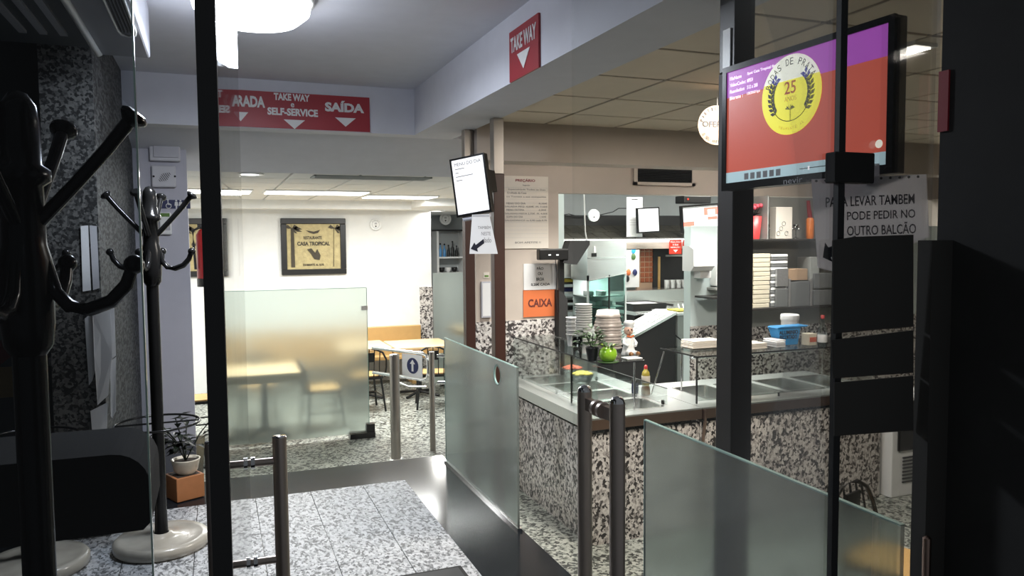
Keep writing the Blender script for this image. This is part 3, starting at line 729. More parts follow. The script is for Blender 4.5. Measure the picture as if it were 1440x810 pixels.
for x in (.055, .085, .12):
    f_ = MB(M).prism([(x-.010, .018), (x+.010, .018), (x+.013, -.012), (x+.006, -.012), (x+.005, -.035), (x-.005, -.035), (x-.006, -.012), (x-.013, -.012)], 0, .002, 'Z').build('figure', 'sign_white', t)
    disc2(M, x, .027, .007, 0, .002, n=12).build('figure_head', 'sign_white', f_)
p = wp(235, 330); t = thing('card_reader', 'white wall box with green strip behind the coat rack', 'wall box', (p.x, YW, p.z))
wallbox(224, 299, 242, 330, .04).build('body', 'plastic_white', t)
wallbox(226, 300, 239, 305, .043, bev=.001).build('strip', 'food_green', t)
wallbox(229, 316, 240, 324, .043, bev=.001).build('label', 'paper_dim', t)
# fire extinguisher and small white camera in the bright gap
p = at(283, 400, Y=8.0)
t = thing('fire_extinguisher', 'red fire extinguisher half hidden by the black door edge', 'extinguisher', (p.x, 8.0, p.z))
z0, z1 = at(283, 393, Y=8.0).z, at(283, 322, Y=8.0).z; x0 = at(288, 360, Y=8.0).x
MB().lathe([(.07, z0), (.075, z0+.02), (.075, z1-.06), (.05, z1-.01), (.025, z1)], (x0, 8, 0), 20).build('tank', 'red_enamel', t)
MB().lathe([(.078, z0-.07), (.078, z0+.01)], (x0, 8, 0), 20).build('holder', 'black', t)
MB().box((x0-.06, 7.98, z1), (x0+.03, 8.02, z1+.05), .006).build('valve', 'black', t)
MB().tube([(x0-.03, 7.97, z1+.02), (x0-.1, 7.95, z1-.02), (x0-.095, 7.95, z1-.15), (x0-.085, 7.95, z0+.1)], .012, 8).build('hose', 'rubber', t)
MB().box((x0-.02, 8.07, LOW), (x0+.02, 8.1, z1)).build('stand_post', 'black', t)
MB().box((x0-.1, 7.95, LOW), (x0+.1, 8.15, LOW+.02)).build('stand_foot', 'black', t)
p = at(277, 228, Y=6.9)
t = thing('security_camera', 'small white camera body hung under the ceiling by the lavender wall', 'camera', (p.x, 6.9, p.z))
MB().lathe([(.036, at(277, 238, Y=6.9).z), (.042, p.z), (.045, at(277, 216, Y=6.9).z)], (p.x, 6.98, 0), 16).build('body', 'plastic_white', t)
MB().tube([(p.x, 6.98, at(277, 216, Y=6.9).z), (p.x, 6.98, 2.15)], .01, 8).build('stem', 'plastic_white', t)
# planter: terracotta box, cream pot, dark plant
a, b = at(237, 704, Z=0), at(282, 694, Z=0)
t = thing('planter_box', 'terracotta coloured square box on the black landing border', 'planter box', (-.2, 5.0, 0))
hbx = at(262, 672, Y=4.92).z
MB(Matrix.Translation((-.215, 5.02, 0)) @ Matrix.Rotation(math.radians(26), 4, 'Z')).box((-.085, -.085, 0), (.085, .085, hbx), .004).build('body', 'terracotta', t)
MB(Matrix.Translation((-.215, 5.02, 0)) @ Matrix.Rotation(math.radians(26), 4, 'Z')).box((-.07, -.07, hbx), (.07, .07, hbx+.002)).build('rim_recess', 'soil', t)
pz = hbx+.002; pc = Vector((-.205, 5.02, 0))
t = thing('potted_plant', 'dark leafy plant in a cream bowl on the terracotta box', 'plant', (pc.x, pc.y, pz))
MB().lathe([(.05, pz), (.068, pz+.02), (.083, pz+.085), (.086, pz+.09), (.076, pz+.09), (.06, pz+.05)], pc, 24).build('pot', 'ceramic_cream', t)
MB().lathe([(.074, pz+.075), (.03, pz+.08), (.001, pz+.082)], pc, 20).build('soil', 'soil', t)
random.seed(3)
for k in range(9):
    q = random.uniform(0, 6.28); l = random.uniform(.16, .3); e = Vector((math.cos(q)*l*.65, math.sin(q)*l*.4, l))
    s0 = Vector((pc.x, pc.y, pz+.075)); st = MB().tube([s0, s0+e*.5+Vector((0, 0, .03)), s0+e], .004, 5).build('stem', 'leaf_dark', t)
    for j in range(7):
        f_ = .35+.65*j/6; q2 = q+random.uniform(-1.8, 1.8)
        MB().leaf(s0+e*f_, (math.cos(q2), math.sin(q2)*.7, random.uniform(-.2, .6)), random.uniform(.07, .11), random.uniform(.03, .045)).build('leaf', 'leaf_dark', st)
# ================================================================== POSTS AND SCREENS
def post(x, y, w, label, ztop=2.38, split=None, low='reflected_brown', up='post_steel'):
    t = thing('steel_post', label, 'post', (x, y, LOW), 'posts under the side beam')
    MB().box((x-w/2, y-w/2, LOW), (x+w/2, y+w/2, split), .004).build('lower_shaft', low, t)
    MB().box((x-w/2+.002, y-w/2+.002, split), (x+w/2-.002, y+w/2-.002, ztop), .003).build('upper_shaft', up, t)
    MB().box((x-w/2-.02, y-w/2-.02, LOW), (x+w/2+.02, y+w/2+.02, LOW+.012)).build('foot_plate', up, t)
    return t
post(1.787, 5.50, .074, 'brown steel post farther along the beam, behind the small screen', split=at(650, 262, Y=5.5).z)
post(1.812, 4.93, .078, 'brown steel post carrying the small white screen', split=at(697, 245, Y=4.93).z)
post(1.70, 2.215, .088, 'dark post behind the big red screen', split=at(1031, 100, Y=2.2).z, low='dark_brown', up='black')
MB().box((1.652, 2.19, at(1024, 95, Y=2.2).z), (1.6562, 2.23, at(1024, 40, Y=2.2).z)).build('reflection_plate', 'plastic_white', [o for o in COL.objects if o.get('label') == 'dark post behind the big red screen'][0])  # pale plate paints the steel's bright reflection on the post's left face
def monitor(name, label, TL, TR, BL, BR, bez, depth, body='black'):
    c = (TL+TR+BL+BR)*.25; x = ((TR-TL)+(BR-BL)).normalized(); y = ((TL-BL)+(TR-BR))
    w = ((TR-TL).length+(BR-BL).length)/2; h = ((TL-BL).length+(TR-BR).length)/2
    M = frame(c, x, y)
    t = thing(name, label, 'screen', M @ Vector((0, -h/2, 0)))
    MB(M).box((-w/2, -h/2, -depth), (w/2, h/2, -.004), .004).build('casing', body, t)
    for q in (((-w/2, h/2-bez), (w/2, h/2)), ((-w/2, -h/2), (w/2, -h/2+bez*1.3)), ((-w/2, -h/2+bez*1.3), (-w/2+bez, h/2-bez)), ((w/2-bez, -h/2+bez*1.3), (w/2, h/2-bez))):
        MB(M).box((q[0][0], q[0][1], -.006), (q[1][0], q[1][1], .004)).build('bezel', 'black_gloss', t)
    return t, M, w-2*bez, h-2.3*bez, bez*.15
# small white screen on the post
t, M, w, h, oy = monitor('flat_screen', 'small tilted white screen mounted on the brown post', at(632, 226, D=5.0), at(681, 213, D=4.9), at(643, 305, D=5.0), at(691, 299, D=4.9), .012, .05)
MB(M).box((-w/2, oy-h/2, -.003), (w/2, oy+h/2, .001)).build('display', 'screen_white', t)
text('lettering', 'MENU DO DIA', M, -w*.42, w*.42, h*.39, h*.45, 'ink_grey', t, 0, .0005, .002)
for k, l_ in enumerate((.3, .1, .55, .2)): MB(M).box((-w*.42, h*(.33-.07*k), .001), (-w*.42+w*l_, h*(.342-.07*k), .002)).build('text_line', 'ink_grey', t)
MB(M).box((w*.1, -.05, -.16), (w*.5, .09, -.05)).build('bracket', 'black', t)
MB(M).tube([(-w*.4, -h/2-.03, -.02), (w*.45, -h/2-.03, -.02)], .014, 8).build('speaker_bar', 'plastic_grey', t)
# the sheet with an arrow below it
D_ = 4.90
t = thing('paper_notice', 'white paper with a dark left arrow hung below the small screen', 'paper', at(680, 358, D=D_))
pts = [(664, 302), (688, 301), (700, 357), (660, 357)]
M = frame(at(680, 330, D=D_), RT, (0, 0, 1))
loc = lambda x, y: (M.inverted() @ at(x, y, D=D_))
MB(M).prism([(loc(*p).x, loc(*p).y) for p in pts], -.001, .001, 'Z').build('sheet', 'paper', t)
MB(M).prism([(loc(*p).x, loc(*p).y) for p in ((662, 350), (667, 341), (669, 344.5), (680, 336), (681, 342), (671, 349.5), (672, 354))], .001, .002, 'Z').build('arrow', 'arrow_navy', t)
text('lettering', 'TAMBÉM', M, loc(672, 324).x, loc(690, 324).x, loc(680, 322).y, loc(680, 317).y, 'ink_grey', t, 0, .0005, .001)
text('lettering', 'NESTE', M, loc(677, 324).x, loc(690, 324).x, loc(680, 331).y, loc(680, 326).y, 'ink_grey', t, 0, .0005, .001)
text('lettering', 'lado', M, loc(681, 324).x, loc(691, 324).x, loc(680, 341).y, loc(680, 334).y, 'ink_grey', t, 0, .0005, .001)
MB(M).box((loc(665, 305).x, loc(665, 305).y, .001), (loc(688, 302).x, loc(688, 302).y, .002)).build('tape', 'paper_dim', t)
# big red screen
t, M, w, h, oy = monitor('flat_screen', 'big screen showing a red and purple picture with a yellow round emblem', at(1013, 98, D=2.5), at(1256, 20, D=1.92), at(1020, 268, D=2.5), at(1259, 243, D=1.92), .018, .045)
B = lambda x0, y0, x1, y1, z, mt, nm='picture': MB(M).box((x0*w, oy+y0*h, z), (x1*w, oy+y1*h, z+.0006)).build(nm, mt, t)
B(-.5, -.5, .5, .5, -.002, 'screen_red', 'display')
B(-.5, .27, .5, .5, -.0012, 'screen_purple')
B(-.5, -.5, .5, -.405, -.0012, 'screen_bar')
cx, cy, rr = -.045*w, oy+.165*h, .325*h
top = [(cx+rr*math.cos(q), cy+rr*math.sin(q)) for q in [math.radians(22+136*i/24) for i in range(25)]]
disc2(M, cx, cy, rr, -.0005, .0001, n=56).build('emblem', 'screen_yellow', t)
em = MB(M).prism(top, .0002, .0005, 'Z').build('emblem_top', 'screen_cream', t)
def arc_text(s, R, a0, a1, size, mt, parent, ccx, ccy, MM, up=True, lift=.0006, bold=0):
    for k, ch in enumerate(s):
        if ch == ' ': continue
        q = math.radians(a0+(a1-a0)*k/(len(s)-1))
        px_, py_ = ccx+R*math.cos(q), ccy+R*math.sin(q)
        rot = q-math.pi/2 if up else q+math.pi/2
        m2 = MM @ Matrix.Translation((px_, py_, 0)) @ Matrix.Rotation(rot, 4, 'Z')
        wd = size*(.32 if ch in 'I1' else .62)
        text('lettering', ch, m2, -wd/2, wd/2, -size/2, size/2, mt, parent, bold, .0003, lift)
arc_text('BODAS DE PRATA', rr*.83, 158, 28, rr*.17, 'print_black', t, cx, cy, M)
text('lettering', '25', M, cx-rr*.2, cx+rr*.18, cy+rr*.02, cy+rr*.34, 'print_red', t, .01, .0003, .0006)
text('lettering', 'ANOS', M, cx-rr*.2, cx+rr*.2, cy-rr*.16, cy-rr*.04, 'print_gold', t, 0, .0003, .0006)
for s_ in (-1, 1):
    st = [(cx+s_*rr*.66*math.sin(q), cy-rr*.66*math.cos(q)) for q in [math.radians(k*10) for k in range(0, 14)]]
    MB(M).tube([(x, y, .0005) for x, y in st], .0012, 4).build('stem', 'print_black', t)
    for k in range(5, 14):
        x, y = st[k]; q = math.radians(k*10)
        tx_, ty_ = s_*math.cos(q), math.sin(q)
        for sd in (-1, 1):
            dx_, dy_ = tx_*.75+sd*ty_*s_*.65*s_, ty_*.75-sd*tx_*.65
            l_ = rr*.19; nx, ny = -dy_, dx_
            MB(M).prism([(x, y), (x+dx_*l_*.5+nx*l_*.26, y+dy_*l_*.5+ny*l_*.26), (x+dx_*l_, y+dy_*l_), (x+dx_*l_*.5-nx*l_*.26, y+dy_*l_*.5-ny*l_*.26)], .0005, .0009, 'Z').build('leaf', 'print_blue' if k > 11 else 'print_black', t)
MB(M).tube([(cx, cy-rr*.66, .0005), (cx, cy-rr*.38, .0005)], .001, 4).build('palm_trunk', 'print_black', t)
for k in range(6):
    q = math.radians(15+30*k); MB(M).prism([(cx, cy-rr*.38), (cx+rr*.13*math.cos(q)-rr*.02, cy-rr*.34+rr*.1*math.sin(q)), (cx+rr*.17*math.cos(q), cy-rr*.36+rr*.06*math.sin(q))], .0005, .0009, 'Z').build('palm_leaf', 'print_black', t)
arc_text('DIAMANTE AL', rr*.85, 245, 300, rr*.075, 'print_gold', t, cx, cy, M, False)
for k, (l_, r_) in enumerate((('FileName', 'Spot Casa Tropical final.avi'), ('VideoCodec:', 'MPEG4'), ('Resolution', '512 x 288'), ('Bitrate :', '1382060 bps'))):
    y0 = oy+h*(.42-.058*k)
    text('lettering', l_, M, -.475*w, (-.475+.011*len(l_))*w, y0, y0+.032*h, 'screen_text', t, .02, .0003, .0001)
    text('lettering', r_, M, -.345*w, (-.345+.0085*len(r_))*w, y0, y0+.032*h, 'screen_text', t, .02, .0003, .0001)
for k in range(6): B(-.36+.045*k, -.485, -.33+.045*k, -.43, -.0006, 'paper_dim', 'thumbnail')
B(.02, -.456, .24, -.45, -.0006, 'print_black', 'slider')
B(.07, -.468, .08, -.438, -.0006, 'screen_text', 'slider_knob')
disc2(M, .46*w, oy-.345*h, .018*w, -.0005, .0002, n=16).build('icon', 'screen_cream', t)
text('lettering', 'nevir', M, -.075*w, .045*w, -h/2-.02, -h/2-.004, 'plastic_grey', t, .0, .0005, .0042)
MB(M).box((-.1, -.05, -.1), (.1, .08, -.045)).build('bracket', 'black', t)
MB(M).tube([(0, .02, -.1), (-.12, .02, -.13), (-w*.4, .02, -.11)], .018, 8).build('arm', 'black', t)
# paper sign hanging under it
D_ = 1.93
Mp = frame(at(1224, 300, D=D_), RT-.12*FW+Vector((0, 0, .03)), (0, 0, 1)); lp = lambda x, y: (lambda r, o: (Mp.inverted() @ (CAM+r*(((o-CAM).dot(Mp.col[2].to_3d()))/(r.dot(Mp.col[2].to_3d()))))))(RT*((x-720)/FPX)-UP*((y-405)/FPX)+FW, Mp.translation)
t = thing('paper_sign', 'laminated white paper sign with handwriting and arrow below the big screen', 'sign', at(1224, 380, D=D_))
MB(Mp).prism([(lp(*p).x, lp(*p).y) for p in ((1141, 252), (1303, 245), (1307, 333), (1262, 352), (1171, 382), (1150, 376))], -.001, 0, 'Z').build('sheet', 'paper_sheer', t)
for s_, x0, x1, y0, y1 in (('PARA LEVAR TAMBEM', 1161, 1286, 289, 275), ('PODE PEDIR NO', 1191, 1287, 308, 296), ('OUTRO BALCÃO', 1191, 1288, 330, 313)):
    text('lettering', s_, Mp, lp(x0, (y0+y1)/2).x, lp(x1, (y0+y1)/2).x, lp((x0+x1)/2, y0).y, lp((x0+x1)/2, y1).y, 'arrow_navy', t, .012, .0005, .0005)
MB(Mp).prism([(lp(*p).x, lp(*p).y) for p in ((1157, 362), (1160, 341), (1165, 348), (1203, 331), (1204, 345), (1168, 362), (1172, 369))], .0005, .001, 'Z').build('arrow', 'arrow_navy', t)
for k in range(12):
    p = lp(1148+k*13, 255-k*.55-.5); disc2(Mp, p.x, p.y, .0035, .0002, .0006, n=8).build('punch_hole', 'black', t)
q = lp(1228, 250); MB(Mp).box((q.x-.015, q.y-.02, -.09), (q.x+.015, q.y+.035, .0008)).build('tape', 'paper_sheer', t)
# round hanging sign
p = at(1008, 176, D=4.6)
Mh = frame(p, RT+.12*FW, (0, 0, 1))
t = thing('round_sign', 'round brown offer sign hanging from the tiled ceiling behind the screen', 'sign', p-Vector((0, 0, .12)))
mat('print_photo', (.30, .20, .13), .4, var=.7, scale=9)
disc2(Mh, 0, 0, .118, -.003, 0).build('disc', 'print_photo', t)
disc2(Mh, 0, -.075, .085, .0002, .001, .038, n=24).build('lower_panel', 'card_brown', t)
MB(Mh).tube([(0, .118, 0), (0, .2, 0), (0, 2.44-p.z, 0)], .002, 5).build('string', 'sign_white', t)
text('lettering', 'OFERTA', Mh, -.09, .09, -.012, .022, 'ink', t, .02, .001, .001)
arc_text('PARTICIPE E', .098, 165, 25, .022, 'ink', t, 0, 0, Mh, True, .001, .03)
arc_text('O SEU ANIVERSÁRIO', .098, 215, 325, .020, 'ink', t, 0, 0, Mh, False, .0015, .03)

# ================================================================== WALL BOARDS BY THE TILL
def sheet(name, label, cat, x0, y0, x1, y1, Y, mt, th=.006, parent=None):
    a, b = at(x0, y0, Y=Y), at(x1, y1, Y=Y)
    t = thing(name, label, cat, ((a.x+b.x)/2, Y, b.z))
    MB().box((a.x, Y-th, b.z), (b.x, Y, a.z)).build('sheet', mt, t)
    return t, face_y(a.x, b.z, Y-th), b.x-a.x, a.z-b.z
YP = 6.598
t, M, w, h = sheet('price_board', 'tall cream price board with handwritten menu on the wall', 'board', 708, 247, 771, 349, YP, 'paper_cream')
text('lettering', 'PREÇÁRIO', M, w*.26, w*.70, h*.915, h*.965, 'ink_red', t, .02)
for s_, x0, x1, y in (('Sugestão', .42, .58, .86), ('Especialidade Todos os Dias', .1, .93, .80), ('Grelhada da Casa', .07, .5, .755), ('ou Tomate a sua companhia', .05, .95, .70),
        ('MENU DO DIA', .05, .48, .61), ('8,50€', .78, .97, .61), ('SALADA PEQ. 4,00€  M. 7,50€', .02, .98, .565), ('MENU FATIMA', .05, .45, .52), ('6,00€', .78, .95, .52),
        ('SALADAS MISTA 2,75€  M. 4,00€', .02, .98, .47), ('SOPA DO DIA', .05, .42, .425), ('1,50€', .8, .95, .425), ('SALGADINHOS ou 0,90 cada 0,70', .02, .96, .375), ('BOM APETITE !!', .24, .82, .07)):
    text('lettering', s_, M, w*x0, w*x1, h*y, h*(y+.026), 'ink_grey', t, .0)
for k in range(14): MB(M).box((w*.02, h*(.15+.053*k), 0), (w*.98, h*(.152+.053*k), .0005)).build('rule', 'paper_dim', t)
t, M, w, h = sheet('bread_notice', 'small white notice above the orange card', 'notice', 736, 371, 782, 407, YP, 'paper')
for s_, x0, x1, y in (('PÃO', .4, .6, .76), ('OU', .43, .57, .56), ('BROA', .38, .62, .35), ('0,20€ CADA', .22, .8, .15)): text('lettering', s_, M, w*x0, w*x1, h*y, h*(y+.12), 'ink', t, .02)
t, M, w, h = sheet('till_card', 'orange card with dark lettering beside the pass-through', 'sign', 735.5, 408, 782.5, 444, YP, 'orange_card')
text('lettering', 'CAIXA', M, w*.14, w*.86, h*.36, h*.66, 'ink_brown', t, .03)
t, M, w, h = sheet('white_notice', 'narrow white framed notice between the brown posts', 'notice', 676, 396, 690, 446, YP, 'plastic_grey', .02)
MB(M).box((w*.1, h*.04, 0), (w*.9, h*.96, .002)).build('paper', 'paper', t)
t, M, w, h = sheet('sticker', 'small yellowish sticker between the brown posts', 'sticker', 680, 383, 688, 391, YP, 'paper_cream', .003)
MB(M).box((w*.15, h*.2, 0), (w*.85, h*.5, .001)).build('print', 'food_green', t)
# card terminal and customer display on a pole
Y = 6.5
p = at(790, 480, Y=Y)
t = thing('till_display', 'black till with tilted customer display on a pole', 'till', (p.x, Y, .285))
a, b = at(755, 350, Y=Y), at(796, 365, Y=Y)
MB().box((a.x, Y-.06, b.z), (b.x, Y+.02, a.z), .012).build('display_box', 'black', t)
for x in (773, 784): 
    q = at(x, 358.5, Y=Y-.062); MB().box((q.x-.012, Y-.063, q.z-.006), (q.x+.012, Y-.06, q.z+.006)).build('light', 'screen_white', t)
q = [at(x, y, Y=Y) for x, y in ((799, 338), (826, 338), (826, 344), (808, 372), (789, 369))]
MB().prism([(v.x, v.z) for v in q], Y-.05, Y+.08, 'Y').build('tilted_screen', 'black_matte', t)
p0, p1 = at(788, 365, Y=Y), at(788, 480, Y=Y)
MB().box((p0.x-.012, Y-.01, .285), (p0.x+.035, Y+.03, p0.z+.02)).build('pole', 'black', t)
q = [at(x, y, Y=Y) for x, y in ((785, 408), (790, 411), (797, 420), (797, 478), (785, 478))]
MB().prism([(v.x, max(v.z, .285)) for v in q], Y-.02, Y+.08, 'Y').build('till_body', 'black_matte', t)
MB().tube([at(781, 365, Y=Y), at(783, 385, Y=Y-.01), at(782, 410, Y=Y), at(784, 440, Y=Y)], .004, 5).build('cable', 'rubber', t)

# ================================================================== FOOD COUNTER
ZT = .285
def slab_with_holes(x0, y0, x1, y1, z0, z1, holes):
    mb = MB(); xs = sorted({x0, x1, *[h[0] for h in holes], *[h[2] for h in holes]}); ys = sorted({y0, y1, *[h[1] for h in holes], *[h[3] for h in holes]})
    for i in range(len(xs)-1):
        for j in range(len(ys)-1):
            cx, cy = (xs[i]+xs[i+1])/2, (ys[j]+ys[j+1])/2
            if any(h[0] < cx < h[2] and h[1] < cy < h[3] for h in holes): continue
            mb.box((xs[i], ys[j], z0), (xs[i+1], ys[j+1], z1))
    return mb
def rrect(x0, y0, x1, y1, r, n=4):
    out = []
    for cx, cy, a0 in ((x1-r, y1-r, 0), (x0+r, y1-r, 90), (x0+r, y0+r, 180), (x1-r, y0+r, 270)):
        for k in range(n+1):
            q = math.radians(a0+90*k/n); out.append((cx+r*math.cos(q), cy+r*math.sin(q)))
    return out
def food_pan(x0, y0, x1, y1, label, group, depth=.10, food=None):
    t = thing('food_pan', label, 'food pan', ((x0+x1)/2, (y0+y1)/2, ZT-depth), group)
    A = rrect(x0-.012, y0-.012, x1+.012, y1+.012, .03); Bq = rrect(x0+.004, y0+.004, x1-.004, y1-.004, .045); Cq = rrect(x0+.02, y0+.02, x1-.02, y1-.02, .05)
    n = len(A); mb = MB()
    vs = [(x, y, ZT+.0005) for x, y in A]+[(x, y, ZT+.003) for x, y in A]+[(x, y, ZT+.003) for x, y in Bq]+[(x, y, ZT-depth) for x, y in Cq]+[(x, y, ZT-depth-.004) for x, y in Cq]+[(x, y, ZT+.0005) for x, y in Bq]
    R = lambda k: [(k*n+i, k*n+(i+1) % n, (k+1)*n+(i+1) % n, (k+1)*n+i) for i in range(n)]
    mb.add(vs, R(0)+R(1)+R(2)+[list(range(3*n, 4*n))]+[list(range(4*n, 5*n))[::-1]]+R(4), False)
    mb.build('basin', 'steel_bright', t)
    if food: MB().prism([(x, y) for x, y in rrect(x0+.025, y0+.025, x1-.025, y1-.025, .05)], ZT-depth+.002, ZT-depth+.03, 'Z').build('food', food, t)
    return t
holesA = [(2.64, 4.93+.40*k, 3.14, 5.26+.40*k) for k in range(4)]
holesB = [(3.60+.42*k, 5.0, 3.93+.42*k, 5.52) for k in range(4)]
XA = 2.43; YA = 4.78; XS = 3.385
t = thing('counter_unit', 'left food counter with speckled granite front and steel top', 'counter', ((XA+XS)/2, 5.6, LOW))
MB().box((XA+.03, YA+.03, LOW), (XS-.004, 6.58, .17)).build('granite_body', 'counter_granite', t)
slab_with_holes(XA, YA, XS-.003, 6.58, ZT-.012, ZT, holesA).build('worktop', 'steel', t)
MB().box((XA, YA, .2), (XS-.003, YA+.012, ZT-.012)).build('front_lip', 'steel_brown', t)
MB().box((XA, YA+.012, .2), (XA+.012, 6.58, ZT-.012)).build('side_lip', 'steel', t)
for k, hq in enumerate(holesA):
    food_pan(*hq, ['empty steel food pan nearest the corner of the left counter', 'steel food pan second from the corner on the left counter', 'steel food pan third from the corner on the left counter', 'steel food pan next to the wall on the left counter'][k], 'steel pans in the left counter')
t = thing('counter_unit', 'right food counter with speckled granite front and steel top', 'counter', (4.3, 5.3, LOW))
MB().box((XS+.004, YA+.03, LOW), (5.20, 5.70, .17)).build('granite_body', 'counter_granite', t)
slab_with_holes(XS+.003, YA, 5.24, 5.75, ZT-.012, ZT, holesB).build('worktop', 'steel', t)
MB().box((XS+.003, YA, .2), (5.24, YA+.012, ZT-.012)).build('front_lip', 'steel_brown', t)
MB().tube([(XS+.018, YA-.008, .27), (XS+.018, YA-.012, .18), (XS+.02, YA+.012, .05), (XS+.018, YA+.015, LOW+.02)], .012, 8).build('pipe', 'steel_brown', t)
for k, hq in enumerate(holesB):
    food_pan(*hq, ['steel food pan left of the dark post on the right counter', 'steel food pan behind the dark post on the right counter', 'steel food pan second from the right on the right counter', 'rightmost steel food pan on the right counter'][k], 'steel pans in the right counter')
# sneeze glass, left
ZP = .655
t = thing('sneeze_guard', 'glass shelf over the left counter carrying cups and plants', 'glass shelf', (2.75, 5.7, ZT))
MB().box((2.55, 4.85, ZP), (2.93, 6.56, ZP+.01)).build('shelf_pane', 'shelf_glass', t)
MB().box((2.548, 4.85, ZP), (2.552, 6.58, ZP+.011)).box((2.55, 4.848, ZP), (2.93, 4.852, ZP+.011)).build('edge', 'rubber', t)
yj = at(803, 540, X=2.555).y
for ya, yb in ((4.9, yj-.004), (yj+.004, 6.56)): MB().box((2.555, ya, ZT+.02), (2.563, yb, ZP)).build('front_pane', 'shelf_glass', t)
MB().box((2.553, yj-.004, ZT), (2.565, yj+.004, ZP)).build('joint', 'black', t)
for y in (4.95, 5.7, 6.45): MB().tube([(2.6, y, ZT), (2.6, y, ZT+.03)], .009, 8).build('clamp', 'black', t)
for y in (4.97, 6.3): MB().tube([(2.91, y, ZT), (2.91, y, ZP)], .007, 8).build('support', 'chrome', t)
t = thing('glass_partition', 'low clear glass strip along the back of the left counter', 'glass panel', (3.18, 5.6, ZT))
MB().box((3.18, 4.95, ZT+.006), (3.188, 6.2, ZT+.13)).build('pane', 'shelf_glass', t)
MB().box((3.178, 4.95, ZT+.13), (3.19, 6.2, ZT+.134)).build('edge', 'black', t)
for y in (5.0, 6.1): MB().box((3.176, y, ZT), (3.192, y+.02, ZT+.03)).build('clamp', 'black', t)
# sneeze glass, right
t = thing('sneeze_guard', 'glass shelf over the right counter carrying napkins and boxes', 'glass shelf', (4.3, 5.1, ZT))
MB().box((3.42, 4.90, .645), (5.20, 5.42, .655)).build('shelf_pane', 'shelf_glass', t)
MB().box((3.42, 4.898, .645), (5.20, 4.902, .656)).box((3.418, 4.90, .645), (3.422, 5.42, .656)).build('edge', 'rubber', t)
MB().box((3.43, 4.915, ZT+.02), (5.20, 4.923, .64)).build('front_pane', 'shelf_glass', t)
MB().box((3.426, 4.912, ZT), (3.434, 4.926, .645)).build('joint', 'black', t)
MB().tube([(3.44, 4.99, .63), (4.6, 4.99, .63)], .010, 8).build('rail', 'chrome', t)
MB().ring((3.45, 4.97, .636), .03, .008, 16, 6).build('knuckle', 'chrome', t)
for x in (3.62, 4.2, 4.75, 5.15): MB().tube([(x, 4.90, ZT), (x, 4.90, ZT+.03)], .008, 8).build('clamp', 'black', t)
MB().tube([at(916, 555, Z=ZT+.003), at(934, 494, Z=.64)], .006, 8).build('strut', 'chrome', t)
for x in (3.6, 5.1): MB().tube([(x, 5.38, ZT), (x, 5.38, .645)], .007, 8).build('support', 'chrome', t)

# --- things on the left glass shelf
zs = ZP+.0115
def cup_stack(x, y, r, n, h, label, px_h, mt='plastic_white'):
    p = at(x, y, Z=zs)
    t = thing('cup_stack', label, 'cup stack', p, 'cups on the left glass shelf')
    dz = (px_h-h)/(max(n-1, 1))
    for k in range(n):
        z = k*dz
        MB().lathe([(r*.72, z), (r*.95, z+h*.96), (r*1.02, z+h*.965), (r*1.02, z+h), (r*.9, z+h), (r*.68, z+.006)], (p.x, p.y, zs), 20).build('cup', mt, t)
    return t
cup_stack(805, 486, .055, 5, .10, 'short stack of white plastic cups next to the till', .24)
cup_stack(821, 496, .066, 16, .10, 'tall stack of white plastic cups behind the green plant', .385)
cup_stack(812, 504, .042, 3, .11, 'low stack of clear plastic cups in front of the tall white stack', .17, 'cup_clear')
p = at(855, 489, Z=zs)
t = thing('bowl_stack', 'wide stack of pale foil bowls beside the chef figurine', 'bowl stack', p)
for k in range(11):
    z = zs+.0255*k; r = .108+.004*math.sin(k*2.1)-(.012 if k > 8 else 0)
    MB().lathe([(r, z), (r+.008, z+.004), (r*.97, z+.02), (r*.9, z+.055), (r*.6, z+.058), (.001, z+.058)], (p.x, p.y, 0), 26).build('bowl', 'bowl_foil', t)
p = at(833, 507, Z=zs)
t = thing('potted_plant', 'small green leafy plant in a dark pot on the glass shelf', 'plant', p)
MB().lathe([(.035, 0), (.05, .09), (.053, .1), (.045, .1), (.04, .08)], p, 18).build('pot', 'pot_dark', t)
MB().lathe([(.046, .085), (.001, .09)], p, 16).build('soil', 'soil', t)
random.seed(11)
for k in range(60):
    q = random.uniform(0, 6.28); el = random.uniform(-.1, 1.3); rr_ = random.uniform(.04, .125)
    c0 = p+Vector((math.cos(q)*math.cos(el)*rr_, math.sin(q)*math.cos(el)*rr_, .11+math.sin(el)*rr_*1.1))
    MB().leaf(c0, (math.cos(q), math.sin(q), random.uniform(-.2, .7)), random.uniform(.045, .07), random.uniform(.032, .048)).build('leaf', 'leaf_green', t)
for k in range(6):
    q = k*1.05; MB().tube([p+Vector((0, 0, .085)), p+Vector((math.cos(q)*.03, math.sin(q)*.03, .14)), p+Vector((math.cos(q)*.05, math.sin(q)*.05, .19))], .003, 5).build('stem', 'leaf_dark', t)
p = at(855, 509, Z=zs)
t = thing('potted_plant', 'round lime green pot with a small plant on the glass shelf', 'plant', p)
MB().lathe([(.028, 0), (.055, .02), (.068, .055), (.06, .09), (.042, .105), (.036, .105), (.04, .09)], p, 24).build('pot', 'pot_green', t)
MB().lathe([(.04, .092), (.001, .096)], p, 16).build('soil', 'soil', t)
MB().lathe([(.075, 0), (.08, .006), (.05, .006), (.001, .005)], p+Vector((0, 0, .0)), 24).build('saucer', 'leaf_green', t)
for k in range(9):
    q = .7*k; MB().leaf(p+Vector((math.cos(q)*.02, math.sin(q)*.02, .105)), (math.cos(q), math.sin(q), .35+.1*(k % 3)), .085, .035).build('leaf', 'leaf_green' if k % 3 else 'leaf_lime', t)
